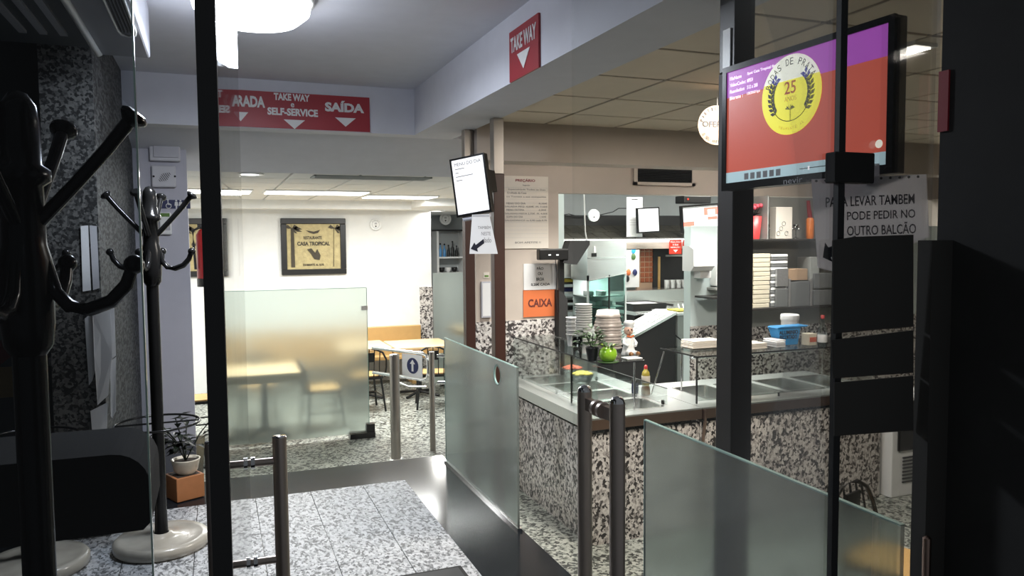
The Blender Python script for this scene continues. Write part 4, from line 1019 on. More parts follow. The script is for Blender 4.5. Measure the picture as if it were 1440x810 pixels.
# chef figurine
p = at(884, 499, Z=zs)
t = thing('chef_figurine', 'white seated chef figurine with a cook hat on the glass shelf', 'figurine', p)
MB().lathe([(.055, 0), (.058, .01), (.05, .03), (.042, .07), (.040, .10), (.034, .135), (.018, .15), (.014, .16)], p, 18).build('body', 'plastic_white', t)
hd_ = MB().ball(p+Vector((-.006, -.008, .19)), .036, (1, 1, 1.05)).build('head', 'skin', t)
for s_ in (-1, 1): MB().ball(p+Vector((-.012+.013*s_, -.042, .198)), .006).build('eye', 'ink', hd_)
MB().ball(p+Vector((-.012, -.045, .186)), .007).build('nose', 'skin', hd_)
MB().lathe([(.034, 0), (.036, .022), (.042, .03), (.043, .045), (.03, .058), (.001, .06)], p+Vector((.004, -.002, .208)), 16).build('hat', 'plastic_white', t)
for s_ in (-1, 1):
    MB().tube([p+Vector((.036*s_, 0, .125)), p+Vector((.055*s_, -.02, .09)), p+Vector((.03*s_, -.05, .075))], [.014, .013, .011], 8).build('arm', 'plastic_white', t)
    MB().tube([p+Vector((.025*s_, -.02, .022)), p+Vector((.03*s_, -.075, .02))], [.02, .018], 8).build('leg', 'plastic_white', t)
    MB().ball(p+Vector((.03*s_, -.09, .02)), .018, (1, 1.2, 1)).build('shoe', 'bottle_brown', t)
MB().tube([p+Vector((-.03, -.025, .15)), p+Vector((0, -.036, .142)), p+Vector((.03, -.025, .15))], .008, 6).build('scarf', 'orange_card', t)
p = at(893, 505, Z=zs)
tag(MB().box((p.x-.07, p.y-.01, zs), (p.x+.06, p.y+.09, zs+.008), .002).build('napkin_stack', 'paper'), 'thin white napkin pile at the end of the left glass shelf', 'napkins')
# sauce bottle on the worktop
p = at(908, 555, Z=ZT+.001)
t = thing('sauce_bottle', 'yellow oil bottle standing on the steel worktop', 'bottle', p)
MB().lathe([(.036, 0), (.038, .01), (.036, .05), (.030, .075)], p, 18).build('lower_body', 'bottle_brown', t)
MB().lathe([(.030, .075), (.033, .10), (.034, .16), (.030, .185), (.016, .205), (.013, .215)], p, 18).build('upper_body', 'bottle_yellow', t)
MB().lathe([(.0345, .10), (.0355, .103), (.0355, .155), (.0345, .158)], p, 18).build('label_band', 'paper_cream', t)
MB().lathe([(.014, .213), (.014, .235), (.006, .245), (.001, .246)], p, 12).build('cap', 'red_pot', t)
p = at(893, 553, Z=ZT+.001)
t = thing('pepper_pot', 'small dark jar beside the yellow oil bottle', 'jar', p)
MB().lathe([(.028, 0), (.03, .05), (.026, .09)], p, 16).build('body', 'navy', t); MB().lathe([(.027, .09), (.027, .115), (.001, .118)], p, 16).build('lid', 'black', t)
# food behind the left sneeze glass
for x, y, mt_, lb in ((818, 519, 'food_yellow', 'yellow salad in a bowl behind the left sneeze glass'), ((804), 511, 'food_red', 'red and orange fruit in a bowl behind the left sneeze glass')):
    p = at(x, y, Z=.42); p.z = ZT+.001
    t = thing('salad_bowl', lb, 'bowl', p)
    MB().lathe([(.05, 0), (.07, .01), (.11, .09), (.105, .09), (.06, .015)], p, 22).build('bowl', 'bottle_glass', t)
    mb = MB()
    for k in range(14):
        q = k*2.4; r_ = .02*math.sqrt(k); mb = MB().ball(p+Vector((r_*math.cos(q), r_*math.sin(q), .085+.02*math.cos(r_*20))), .024, (1.2, 1, .7), 8); mb.build('piece', mt_, t)

# --- things on the right glass shelf
zr = .657
def on_r(x, y): return at(x, y, Z=zr)
def napkins(x0, x1, y, n, label, mt='paper_cream'):
    a, b = on_r(x0, y), on_r(x1, y); t = thing('napkin_stack', label, 'napkins', ((a.x+b.x)/2, a.y+.08, zr), 'napkins on the right glass shelf')
    random.seed(int(x0))
    for k in range(n):
        o_ = random.uniform(-.012, .012); MB().box((a.x+o_, a.y+o_, zr+.012*k), (b.x+o_, a.y+.17+o_, zr+.012*k+.0105), .003).build('napkin_pack', mt, t)
napkins(974, 1030, 493, 6, 'stack of white napkins left of the dark post')
napkins(1050, 1090, 492, 4, 'stack of cream napkins right of the dark post', 'paper_cream')
napkins(1092, 1110, 489, 5, 'small pile of napkins against the blue box', 'paper')
a, b = on_r(1096, 486), on_r(1136, 486)
t = thing('foil_box', 'blue box with black lettering on the right glass shelf', 'box', ((a.x+b.x)/2, a.y+.05, zr))
zb_ = at(1110, 461, Y=a.y).z
MB().prism([(a.x-.02, zb_), (b.x+.01, zb_+.0), (b.x-.02, zr), (a.x+.04, zr)], a.y, a.y+.12, 'Y').build('body', 'blue_box', t)
MB().prism([(a.x-.03, zb_+.002), (b.x+.06, zb_+.002), (b.x+.09, zb_+.012), (a.x, zb_+.012)], a.y-.01, a.y+.12, 'Y').build('flap', 'blue_box', t)
M = face_y(0, 0, a.y-.001)
text('lettering', 'ALUMINIO', M, a.x-.005, b.x-.02, zb_-.055, zb_-.02, 'ink', t, .03); text('lettering', 'RECORTADO', M, a.x+.0, b.x-.03, zb_-.095, zb_-.06, 'ink', t, .03)
p = on_r(1126, 478)
t = thing('plastic_tub', 'white plastic tub with lid behind the blue box', 'tub', (p.x, p.y+.1, zr)); q = Vector((p.x, p.y+.14, zr)); zt_ = at(1126, 441, Y=q.y).z-zr
MB().lathe([(.065, 0), (.075, .02), (.075, zt_-.05)], q, 24).build('body', 'plastic_white', t); MB().lathe([(.082, zt_-.05), (.082, zt_-.012), (.076, zt_), (.001, zt_)], q, 24).build('lid', 'plastic_white', t)
a, b = on_r(1141, 487), on_r(1157, 487)
t = thing('tea_box', 'small cream and red carton beside the blue box', 'box', ((a.x+b.x)/2, a.y+.05, zr))
MB().box((a.x, a.y+.03, zr), (b.x, a.y+.12, zr+.10), .004).build('body', 'card_cream', t); MB().box((a.x+.01, a.y+.028, zr+.03), (a.x+.08, a.y+.03, zr+.07)).build('print', 'food_red', t)
p = on_r(1164, 489)
t = thing('glass_bottle', 'clear bottle with red cap beside the black notice', 'bottle', (p.x, p.y+.05, zr)); q = Vector((p.x, p.y+.06, zr))
MB().lathe([(.035, 0), (.037, .01), (.037, .13), (.02, .175), (.013, .20), (.013, .235)], q, 18).build('body', 'bottle_glass', t); MB().lathe([(.015, .235), (.015, .262), (.001, .264)], q, 12).build('cap', 'red_pot', t)
MB().lathe([(.038, .04), (.0385, .042), (.0385, .10), (.038, .102)], q, 18).build('label_band', 'paper', t)

# ================================================================== SHELVES BEHIND THE COUNTER
YSH = 6.58
x0, x1 = at(1044, 400, Y=6.5).x, at(1200, 400, Y=6.5).x
z1_, z2_ = at(1110, 336, Y=6.3).z, at(1110, 431, Y=6.3).z
t = thing('display_shelf', 'wall shelf unit with two dark boards behind the counter', 'shelf', ((x0+x1)/2, 6.5, z2_-.04))
MB().box((x0-.1, 6.575, .62), (x1+.6, 6.585, 1.99)).build('back_panel', 'shelf_grey', t)
MB().box((x0-.1, 6.28, z1_-.02), (x1+.5, 6.575, z1_), .003).build('board', 'shelf_dark', t)
MB().box((x0-.1, 6.26, z2_-.025), (x1+.5, 6.575, z2_), .003).build('board', 'shelf_dark', t)
a = at(1082, 300, Y=6.3); MB().box((a.x-.006, 6.32, z1_), (a.x+.006, 6.575, 1.99)).build('divider', 'shelf_grey', t)
a, b = at(1000, 408, Y=6.3), at(1020, 420, Y=6.3); MB().box((a.x, 6.28, b.z), (x0-.1, 6.575, b.z+.02)).build('end_bracket', 'shelf_dark', t)
SHB = 6.31
def sx(x): return at(x, 380, Y=SHB).x
def stack(x0, x1, ytop, n, label, mt, z=z2_, dep=.2, cat='container stack', mt2=None, name='container_stack', ybot=None):
    zt_ = at((x0+x1)/2, ytop, Y=SHB).z; a, b = sx(x0), sx(x1)
    zz = z+.001 if ybot is None else at((x0+x1)/2, ybot, Y=SHB).z
    t = thing(name, label, cat, ((a+b)/2, SHB+dep/2, zz), 'containers on the lower wall shelf')
    hh = (zt_-zz)/n; random.seed(int(x0*7+n))
    for k in range(n):
        o_ = random.uniform(-.004, .004)
        MB().box((a+o_, SHB+(abs(o_)+.001 if dep > 0 else -.002), zz+hh*k), (b+o_, SHB+dep, zz+hh*(k+1)-hh*.12), hh*.2 if hh < .04 else .003).build('container', mt if (k % 2 == 0 or not mt2) else mt2, t)
    return t
stack(1048, 1058.5, 373, 2, 'cream carton pair at the left end of the lower shelf', 'card_cream')
stack(1060, 1083, 356, 12, 'tall leaning stack of cream cardboard trays on the lower shelf', 'card_cream')
stack(1085, 1108, 357, 16, 'tall stack of crinkled foil trays on the lower shelf', 'foil', mt2='plastic_white')
stack(1090, 1106, 374, 2, 'wrapped bundle of foil lids in front of the foil trays', 'foil_grey', dep=-.03, mt2='foil')
stack(1109, 1136, 376, 3, 'brown and white carton stack in the middle of the lower shelf', 'card_brown', mt2='card_cream')
stack(1109, 1136, 391, 1, 'grey bundle of lids with foil edges left of the paper arrow', 'foil_grey', dep=-.03)
stack(1140, 1152, 357, 2, 'narrow grey cartons behind the right bundle of lids', 'shelf_grey')
stack(1143, 1170, 381, 2, 'large grey bundle of lids at the right end of the lower shelf', 'foil_grey', dep=-.03)
for xx in (1106.5, 1137): MB().box((sx(xx), SHB-.03, z2_+.001), (sx(xx+3), SHB+.0, at(xx, 392, Y=SHB).z)).build('wrap_edge', 'foil', [o for o in COL.objects if o.get('label', '').startswith('grey bundle')][0])
# upper shelf
def us(x): return Vector((at(x, 320, Y=6.38).x, 6.42, z1_+.001))
p = us(1064)
t = thing('flower_pot', 'red flower pot with pink flowers on the upper shelf', 'flower pot', p); zt_ = at(1064, 304, Y=6.38).z-z1_
MB().lathe([(.055, 0), (.075, zt_), (.068, zt_), (.06, zt_-.02)], p, 20).build('pot', 'red_pot', t); MB().lathe([(.066, zt_-.015), (.001, zt_-.01)], p, 16).build('soil', 'soil', t)
random.seed(5)
for k in range(9):
    q = k*2.39; r_ = .02+.045*math.sqrt(k/9); e = p+Vector((r_*math.cos(q)*1.3, r_*math.sin(q), zt_+.06+.05*random.random()))
    st = MB().tube([p+Vector((0, 0, zt_-.01)), e], .003, 5).build('stem', 'leaf_dark', t); MB().ball(e, .022, (1, 1, 1.1), 8).build('blossom', 'pink_flower', st)
for k in range(6): MB().leaf(p+Vector((0, 0, zt_)), (math.cos(k), math.sin(k), .5), .09, .04).build('leaf', 'leaf_dark', t)
for xx, lb in ((1082, 'small glass candle holder between the flower pot and the silver box'), (1123, 'small glass candle holder right of the silver box')):
    p = us(xx); t = thing('candle_holder', lb, 'candle holder', p, 'glass candle holders on the upper shelf')
    MB().lathe([(.03, 0), (.03, .006), (.008, .015), (.006, .09), (.02, .10), (.028, .15), (.024, .15), (.016, .105)], p, 16).build('glass', 'bottle_glass', t)
    for k in range(5): MB().ball(p+Vector((.03*math.cos(k*1.26), .03*math.sin(k*1.26), .10+.02*(k % 2))), .009, n=8).build('bead', 'chrome', t)
a, b = us(1093), us(1116); zt_ = at(1104, 291, Y=6.38).z
t = thing('gift_box', 'silver patterned box with scrolls on the upper shelf', 'box', ((a.x+b.x)/2, 6.42, z1_+.001))
MB().box((a.x, 6.40, z1_+.001), (b.x, 6.50, zt_), .004).build('body', 'paper_cream', t)
for k in range(4): MB().ring((a.x+.03+.035*k, 6.398, z1_+.06+.05*(k % 3)), .022, .003, 16, 5, Matrix.Rotation(math.pi/2, 3, 'X')).build('scroll', 'shelf_grey', t)
p = us(1143)
t = thing('spray_bottle', 'orange bottle with dark red neck on the upper shelf', 'bottle', p); zt_ = at(1143, 282, Y=6.38).z-z1_
MB().lathe([(.035, 0), (.04, .02), (.04, zt_*.5), (.025, zt_*.55)], p, 18).build('body', 'orange_bottle', t); MB().tube([p+Vector((0, 0, zt_*.55)), p+Vector((-.02, 0, zt_*.8)), p+Vector((-.03, 0, zt_))], [.025, .022, .018], 10).build('neck', 'red_enamel', t)
# paper towel and soap dispensers on the wall piece
YD = 6.6
def wbox(x0, y0, x1, y1, d, Y=YD, bev=.012): 
    a, b = at(x0, y0, Y=Y-d), at(x1, y1, Y=Y-d); return MB().box((a.x, Y-d, b.z), (b.x, Y, a.z), bev)
p = at(995, 382, Y=YD); t = thing('towel_dispenser', 'large white paper towel dispenser on the pale wall', 'dispenser', (p.x, YD, p.z))
a, b = at(976, 346, Y=YD-.2), at(1005, 381, Y=YD-.2)
MB().prism([(YD, a.z), (YD-.12, a.z), (YD-.19, a.z-.03), (YD-.2, b.z+.05), (YD-.15, b.z), (YD, b.z)], a.x, b.x, 'X').build('cover', 'plastic_white', t)
wbox(985, 381, 1000, 391, .12, bev=.004).build('towel', 'paper', t)
p = at(1005, 405, Y=YD); t = thing('soap_dispenser', 'white soap dispenser with drip tray beside the towel dispenser', 'dispenser', (p.x, YD, p.z))
wbox(1008, 370, 1024, 402, .12).build('body', 'plastic_white', t); wbox(1007, 405, 1024, 408, .16, bev=.002).build('tray', 'shelf_grey', t)
# ================================================================== DINING ROOM
a, b = at(394, 307, Y=11.98), at(487, 385, Y=11.98)
def gold_picture(a, b, label):
    t = thing('framed_picture', label, 'picture', ((a.x+b.x)/2, 11.98, b.z), 'framed gold reliefs on the far wall')
    fw = .085
    for q in (((a.x, a.z-fw), (b.x, a.z)), ((a.x, b.z), (b.x, b.z+fw)), ((a.x, b.z+fw), (a.x+fw, a.z-fw)), ((b.x-fw, b.z+fw), (b.x, a.z-fw))):
        MB().box((q[0][0], 11.94, q[0][1]), (q[1][0], 11.999, q[1][1]), .008).build('frame_bar', 'black', t)
    MB().box((a.x+fw, 11.965, b.z+fw), (b.x-fw, 11.99, a.z-fw)).build('relief_plate', 'gold', t)
    w, h = b.x-a.x-2*fw, a.z-b.z-2*fw; M = face_y(a.x+fw, b.z+fw, 11.965)
    for s_, x0 in ((1, .1), (-1, .9)):
        tk = MB(M).prism([((x0-.03)*w, .05*h), ((x0+.04*s_)*w, .05*h), ((x0+.025*s_+.01)*w, .9*h), ((x0-.02)*w, .9*h)], 0, .015, 'Z').build('palm_trunk', 'relief', t)
        for k in range(6):
            q = math.radians(-60+38*k); l = .2*w
            MB(M).prism([(x0*w, .9*h), (x0*w+l*.5*math.cos(q)-.01, .9*h+l*.3*math.sin(q)+.02), (x0*w+l*math.cos(q), .86*h+l*.35*math.sin(q)), (x0*w+l*.5*math.cos(q), .88*h+l*.25*math.sin(q)-.02)], 0, .012, 'Z').build('palm_leaf', 'relief', tk)
    text('lettering', 'RESTAURANTE', M, .31*w, .65*w, .66*h, .73*h, 'relief', t, .03, .006, 0)
    text('lettering', 'CASA TROPICAL', M, .19*w, .80*w, .52*h, .61*h, 'relief', t, .04, .008, 0)
    text('lettering', 'DIAMANTE AL GOS', M, .29*w, .68*w, .07*h, .12*h, 'relief', t, .03, .006, 0)
    MB(M).prism([(.37*w, .44*h), (.45*w, .46*h), (.52*w, .36*h), (.56*w, .44*h), (.62*w, .3*h), (.6*w, .2*h), (.5*w, .22*h), (.44*w, .34*h)], 0, .014, 'Z').build('centre_relief', 'relief', t)
    MB(M).prism([(.36*w, .86*h), (.5*w, .83*h), (.62*w, .87*h), (.58*w, .80*h), (.5*w, .78*h), (.42*w, .81*h)], 0, .012, 'Z').build('garland', 'relief', t)
gold_picture(a, b, 'black framed gold relief picture above the frosted screen')
a2, b2 = at(245, 307, Y=11.98), at(338, 388, Y=11.98)
gold_picture(Vector((a2.x, 0, a2.z)), Vector((b2.x, 0, b2.z)), 'black framed gold relief picture half hidden by the open glass door')
# wall plates
def wall_plate(x, y, rx, Y, label, ring=True):
    p = at(x, y, Y=Y); r = rx*p.y*1.08/FPX
    t = thing('decorative_plate', label, 'wall plate', (p.x, Y, p.z-r))
    M = face_y(p.x, p.z, Y-.025)
    disc2(M, 0, 0, r, -.02, 0).build('plate', 'plastic_white', t)
    MB(M).ring((0, 0, .001), r*.93, r*.07, 32, 6).build('rim', 'plastic_white', t)
    MB(M).ring((0, 0, .001), r*.62, r*.035, 24, 5).build('inner_ring', 'paper_dim', t)
    disc2(M, 0, -.28*r, .13*r, 0, .004, n=12).build('dark_motif', 'ink', t)
    MB(M).box((-.2*r, .05*r, 0), (.2*r, .35*r, .003)).build('light_motif', 'paper_dim', t)
    for k in range(7):
        q = math.radians(40+100*k/6); MB(M).box((.76*r*math.cos(q)-.05*r, .76*r*math.sin(q)-.05*r, 0), (.76*r*math.cos(q)+.05*r, .76*r*math.sin(q)+.05*r, .003)).build('mark', 'ink_grey', t)
    return t
wall_plate(528, 316, 7.5, 11.98, 'white oval wall plate right of the gold picture')
# bench along the far wall
a, b = at(505, 461, Y=11.9), at(590, 473, Y=11.9)
t = thing('long_bench', 'long tan wooden bench against the far wall', 'bench', (1.6, 11.75, LOW))
MB().box((.3, 11.88, LOW+.5), (b.x+.02, 11.97, a.z), .01).build('backrest', 'wood_tan', t)
MB().box((.3, 11.45, LOW+.4), (b.x+.02, 11.9, LOW+.46), .01).build('seat', 'wood_tan', t)
for x in (.5, 1.7, 2.8): MB().box((x, 11.5, LOW), (x+.06, 11.9, LOW+.4)).build('support', 'wood_tan', t)
def table(x0, y0, x1, y1, label, rot=0):
    t = thing('dining_table', label, 'table', ((x0+x1)/2, (y0+y1)/2, LOW), 'light wood dining tables')
    MB().box((x0, y0, LOW+.715), (x1, y1, LOW+.75), .006).build('tabletop', 'wood_light', t)
    MB().box((x0+.005, y0+.005, LOW+.65), (x1-.005, y1-.005, LOW+.715)).build('apron', 'wood_tan', t)
    cx, cy = (x0+x1)/2, (y0+y1)/2
    MB().tube([(cx, cy, LOW+.03), (cx, cy, LOW+.66)], .04, 12).build('pedestal', 'black', t)
    for k in range(4):
        q = math.pi/4+k*math.pi/2; MB().tube([(cx, cy, LOW+.06), (cx+.33*math.cos(q), cy+.33*math.sin(q), LOW+.02)], .02, 8).build('foot', 'black', t)
table(.10, 8.78, .86, 9.5, 'wooden table right behind the tall frosted screen')
table(1.55, 10.35, 2.24, 11.2, 'left wooden table by the far wall bench')
table(2.26, 10.2, 3.1, 11.05, 'wooden table behind the turnstile sign')
p = at(640, 462, Z=.1); table(p.x, p.y-.3, p.x+.7, p.y+.5, 'wooden table seen between the brown posts')
# black spindle chairs
def make_chair(label):
    t = thing('dining_chair', label, 'chair', (0, 0, 0), 'black spindle chairs')
    MB().prism(rrect(-.21, -.21, .21, .21, .08), .43, .46, 'Z').build('seat', 'black', t)
    MB().prism(rrect(-.19, -.19, .19, .19, .08), .46, .475, 'Z').build('cushion', 'wood_tan', t)
    arc = [(-.22, .18, .45), (-.235, .2, .58), (-.23, .225, .68), (-.18, .24, .775), (-.09, .25, .82), (0, .252, .83), (.09, .25, .82), (.18, .24, .775), (.23, .225, .68), (.235, .2, .58), (.22, .18, .45)]
    MB().tube(arc, .013, 8).build('back_hoop', 'black', t)
    for x, z in ((-.14, .79), (-.07, .82), (0, .83), (.07, .82), (.14, .79)): MB().tube([(x, .19, .45), (x, .25, z)], .007, 6).build('spindle', 'black', t)
    MB().prism([(-.07, .66), (.07, .66), (.075, .78), (-.075, .78)], .222, .236, 'Y').build('back_splat', 'black', t)
    for sx_ in (-1, 1):
        for sy_ in (-1, 1): MB().tube([(.17*sx_, .17*sy_, .44), (.215*sx_, .215*sy_, 0)], .014, 8).build('leg', 'black', t)
    MB().tube([(-.19, -.19, .2), (-.19, .19, .2)], .009, 6).build('stretcher', 'black', t); MB().tube([(.19, -.19, .2), (.19, .19, .2)], .009, 6).build('stretcher', 'black', t)
    return t
ch0 = make_chair('black spindle chair left of the arrow sign')
ch0.location = (1.78, 9.95, LOW); ch0.rotation_euler.z = math.radians(185)
for x, y, rz, lb in ((2.66, 9.82, 168, 'black spindle chair behind the arrow sign'), (1.14, 9.25, 95, 'dark chair blurred behind the tall frosted screen'), (.45, 9.85, 0, 'dark chair on the far side of the table behind the frosted screen'), (-.28, 9.2, 270, 'dark chair at the left end of the table behind the frosted screen')):
    c = copy_tree(ch0); c.location = (x, y, LOW); c.rotation_euler.z = math.radians(rz); c['label'] = lb
p = at(1236, 676, Z=LOW+.83)
c = copy_tree(ch0); c.location = (p.x-.1, p.y-.2, LOW); c.rotation_euler.z = math.radians(18); c['label'] = 'black chair with hooped back behind the right glass guard'
# gates with arrow sign
p = at(557, 646, Z=LOW); zt_ = at(557, 499, Y=p.y).z
t = thing('gate_post', 'single round steel post in front of the entrance gates', 'post', (p.x, p.y, LOW))
MB().tube([(p.x, p.y, LOW+.01), (p.x, p.y, zt_)], .05, 20).build('tube', 'post_steel', t)
MB().lathe([(.05, 0), (.045, .008), (.001, .01)], (p.x, p.y, zt_), 20).build('cap', 'chrome', t); MB().lathe([(.08, 0), (.08, .01), (.05, .012)], (p.x, p.y, LOW), 20).build('flange', 'steel', t)
def gate(pts, label, sign):
    """pts: the two upper ends"""
    A, B_ = Vector(pts[0]), Vector(pts[1]); d = B_-A; d.z = 0; L_ = d.length; d.normalize()
    t = thing('entrance_gate', label, 'gate', (B_.x, B_.y, LOW), 'steel tube entrance gates')
    M = frame((A.x, A.y, 0), d, (0, 0, 1)); z1, z0 = .37, .09
    MB(M).tube([(0, z1, 0), (L_-.08, z1, 0), (L_-.02, z1-.02, 0), (L_, z1-.08, 0), (L_, z0+.08, 0), (L_-.02, z0+.02, 0), (L_-.08, z0, 0), (0, z0, 0)], .018, 10).build('frame_loop', 'chrome', t)
    MB(M).tube([(L_+.05, LOW, 0), (L_+.05, z1+.03, 0)], .03, 14).build('hinge_post', 'post_steel', t)
    for z in (z1-.06, z0+.06): MB(M).tube([(L_, z, 0), (L_+.05, z, 0)], .014, 8).build('hinge', 'chrome', t)
    MB(M).tube([(L_*.45, z0-.05, .03), (L_*.7, z0-.085, .04), (L_, z0-.06, .03)], .012, 8).build('lower_bar', 'chrome', t)
    s0, s1 = sign
    pn = MB(M).box((s0, z0+.02, .015), (s1, z1-.02, .022)).build('sign_panel', 'sign_white', t)
    cx, cy, r = (s0+s1)/2+.01, (z0+z1)/2, .085
    disc2(M, cx, cy, min(r, (s1-s0)*.42), .022, .024, r, n=28).build('sign_disc', 'navy', pn)
    MB(M).prism([(cx-.014, cy-.06), (cx+.014, cy-.06), (cx+.014, cy+.02), (cx+.038, cy+.02), (cx, cy+.066), (cx-.038, cy+.02), (cx-.014, cy+.02)], .024, .026, 'Z').build('sign_arrow', 'sign_white', pn)
gA, gB = at(524, 489, Z=.37), at(602, 498, Z=.37)
sl = (gB-gA).length
gate((gA, gB), 'steel tube gate with a blue arrow sign panel', (sl*.57, sl*.92))
gC, gD = at(608, 501, Z=.37), at(646, 500, Z=.37)
gate((gC+Vector((.05, 0, 0)), gD), 'steel tube gate partly behind the frosted guard', (.16, .40))
# bottle shelf at the dining end
Y = 13.9
a, b = at(617, 325, Y=Y), at(652, 384, Y=Y)
t = thing('bottle_shelf', 'white shelf unit with bottles and cups at the end of the dining room', 'shelf', ((a.x+b.x)/2, Y, LOW))
MB().box((a.x-.04, Y, LOW), (a.x, Y+.35, a.z), .003).build('side', 'plastic_white', t); MB().box((b.x, Y, LOW), (b.x+.04, Y+.35, a.z), .003).build('side', 'plastic_white', t)
MB().box((a.x, Y+.32, LOW), (b.x, Y+.35, a.z)).build('back', 'paint_grey', t)
zz = [at(635, 361, Y=Y).z, at(635, 383, Y=Y).z]
MB().box((a.x-.04, Y, a.z), (b.x+.04, Y+.35, a.z+.03)).build('top', 'black', t)
for z in zz: MB().box((a.x, Y, z-.03), (b.x, Y+.33, z)).build('board', 'plastic_white', t)
MB().box((a.x, Y+.01, LOW), (b.x, Y+.32, zz[1]-.03)).build('cabinet', 'plastic_white', t)
random.seed(9)
for k in range(5):
    x = a.x+.06+(b.x-a.x-.08)*k/5; h = random.uniform(.18, .28); mt_ = ['bottle_blue', 'bottle_blue', 'black', 'black', 'black'][k]
    o = thing('bottle', ['blue bottle at the left end of the bottle shelf', 'second blue bottle on the bottle shelf', 'dark bottle beside the blue ones', 'second dark bottle from the right on the bottle shelf', 'rightmost dark bottle on the bottle shelf', 'dark bottle right of the white one', 'second bottle from the right on the bottle shelf', 'rightmost bottle on the bottle shelf'][k], 'bottle', (x, Y+.12, zz[0]+.001), 'bottles on the bottle shelf')
    MB().lathe([(.027, .001), (.029, h*.6), (.012, h*.75), (.011, h)], (x, Y+.12, zz[0]), 12).build('body', mt_, o); MB().lathe([(.016, h), (.016, h+.03), (.001, h+.03)], (x, Y+.12, zz[0]), 10).build('cap', 'black', o)
for k in range(3):
    x = a.x+.09+(b.x-a.x-.1)*k/3
    tag(MB().lathe([(.025, .001), (.05, .03), (.06, .09), (.054, .09), (.025, .02)], (x, Y+.15, zz[1]), 16).build('cup', 'plastic_white' if k % 2 else 'black'), ['black cup at the left of the lower board', 'white cup in the middle of the lower board', 'black cup at the right of the lower board'][k], 'cup', 'cups on the bottle shelf')
wall_plate(626, 308, 8, 13.85, 'white wall clock above the bottle shelf')

# ================================================================== KITCHEN BEHIND THE PASS-THROUGH
def kb_(x0, y0, x1, y1, Y, d, bev=0):
    a, b = at(x0, y0, Y=Y), at(x1, y1, Y=Y); return MB().box((a.x, Y, b.z), (b.x, Y+d, a.z), bev)
# display case: steel top with glass below
Y = 7.55
p = at(852, 470, Y=Y)
t = thing('display_case', 'tall steel and glass display case in the kitchen', 'display case', (p.x, Y+.2, LOW))
a, b = at(826, 338, Y=Y), at(881, 386, Y=Y); c_ = at(850, 458, Y=Y)
MB().prism([(a.x, b.z-.06), (b.x, b.z+.02), (b.x, a.z), (a.x, a.z)], Y, Y+.42, 'Y').build('steel_hood', 'steel', t)
MB().prism([(a.x, b.z-.068), (b.x, b.z+.012), (b.x, b.z+.02), (a.x, b.z-.06)], Y-.008, Y+.0, 'Y').build('hood_trim', 'steel_bright', t)
kb_(826, 362, 881, 363, Y-.004, .004).build('seam', 'steel_bright', t)
for x in (a.x, b.x-.02): MB().box((x, Y, c_.z), (x+.02, Y+.02, b.z)).build('corner_post', 'steel', t)
MB().box((a.x+.02, Y+.004, c_.z), (b.x-.02, Y+.01, b.z)).build('front_glass', 'case_glass', t)
MB().box(((a.x+b.x)/2+.02, Y-.002, c_.z), ((a.x+b.x)/2+.035, Y+.012, b.z)).build('divider', 'black', t)
for z in (c_.z+.08, c_.z+.2, c_.z+.32): MB().box((a.x+.02, Y+.03, z), (b.x-.02, Y+.4, z+.012)).build('rack_shelf', 'steel_bright', t)
MB().box((a.x, Y, LOW), (b.x, Y+.42, c_.z)).build('base', 'steel', t)
MB().box((a.x+.02, Y+.4, c_.z), (b.x-.02, Y+.41, b.z)).build('back_wall', 'paint_kit', t)
area_light('lamp_glow', ((a.x+b.x)/2, Y+.2, b.z-.03), .3, .2, 5, (1, 1, .95), t)
kb_(835, 346, 838, 355, Y-.006, .006).build('label_tag', 'paper', t); kb_(832, 356, 839, 361, Y-.006, .006).build('switch', 'black', t)
for k in range(4):
    x = a.x+.07+.08*k; z = c_.z+.2+.013+(0 if k % 2 else .12)
    tag(MB().box((x, Y+.1, z), (x+.06, Y+.25, z+.05), .006).build('plate_stack', 'plastic_white'), ['white plates at the left of the display case', 'white tray second from left in the display case', 'white plates third from left in the display case', 'white tray at the right of the display case'][k], 'plates', 'white plates in the display case')
# storage rack with trays left of it
a, b = at(789, 340, Y=8.02), at(826, 470, Y=8.02)
t = thing('storage_rack', 'steel rack with dark trays left of the display case', 'rack', ((a.x+b.x)/2, 8.2, LOW))
kb_(792, 345, 826, 389, 8.02, .26).build('upper_cabinet', 'steel', t)
for x in (a.x, b.x-.03): MB().box((x, 8.02, LOW), (x+.03, 8.05, a.z)).build('upright', 'steel', t); MB().box((x, 8.25, LOW), (x+.03, 8.28, a.z)).build('upright', 'steel', t)
for k, y in enumerate((397, 410, 423, 436, 452)):
    z = at(808, y, Y=8.02).z; MB().box((a.x, 8.02, z-.02), (b.x, 8.28, z)).build('tray_shelf', 'steel' if k % 2 else 'black', t)
    MB().box((a.x+.06, 8.06, z), (b.x-.06, 8.26, z+.04), .01).build('tray', ['food_yellow', 'navy', 'steel_bright', 'black', 'steel_bright'][k], t)
# shingled hood over the range
Y0, Y1 = 8.3, 8.75
a, b = at(770, 337, Y=Y0), at(1010, 330, Y=Y0); zlow = at(880, 336.5, Y=Y0).z; zmid = at(880, 318, Y=Y1).z; ztop = at(880, 303, Y=Y1+.02).z
t = thing('range_hood', 'long black hood with sloping shingles over the kitchen range', 'range hood', ((a.x+b.x)/2, 8.6, zlow))
MB().prism([(Y0, zlow), (Y1, zmid), (Y1, ztop), (9.4, ztop), (9.4, zlow)], a.x, b.x, 'X').build('body', 'black_matte', t)
MB().box((a.x, Y0-.03, zlow-.035), (b.x, Y0+.02, zlow)).build('lit_lip', 'lamp_white', t)
MB().box((a.x, Y0, zlow-.12), (b.x, 9.4, zlow-.035)).build('under_band', 'paint_warm', t)
area_light('lamp_glow', ((a.x+b.x)/2+.2, 8.75, zlow-.14), 1.4, .5, 16, (1, 1, .93), t)
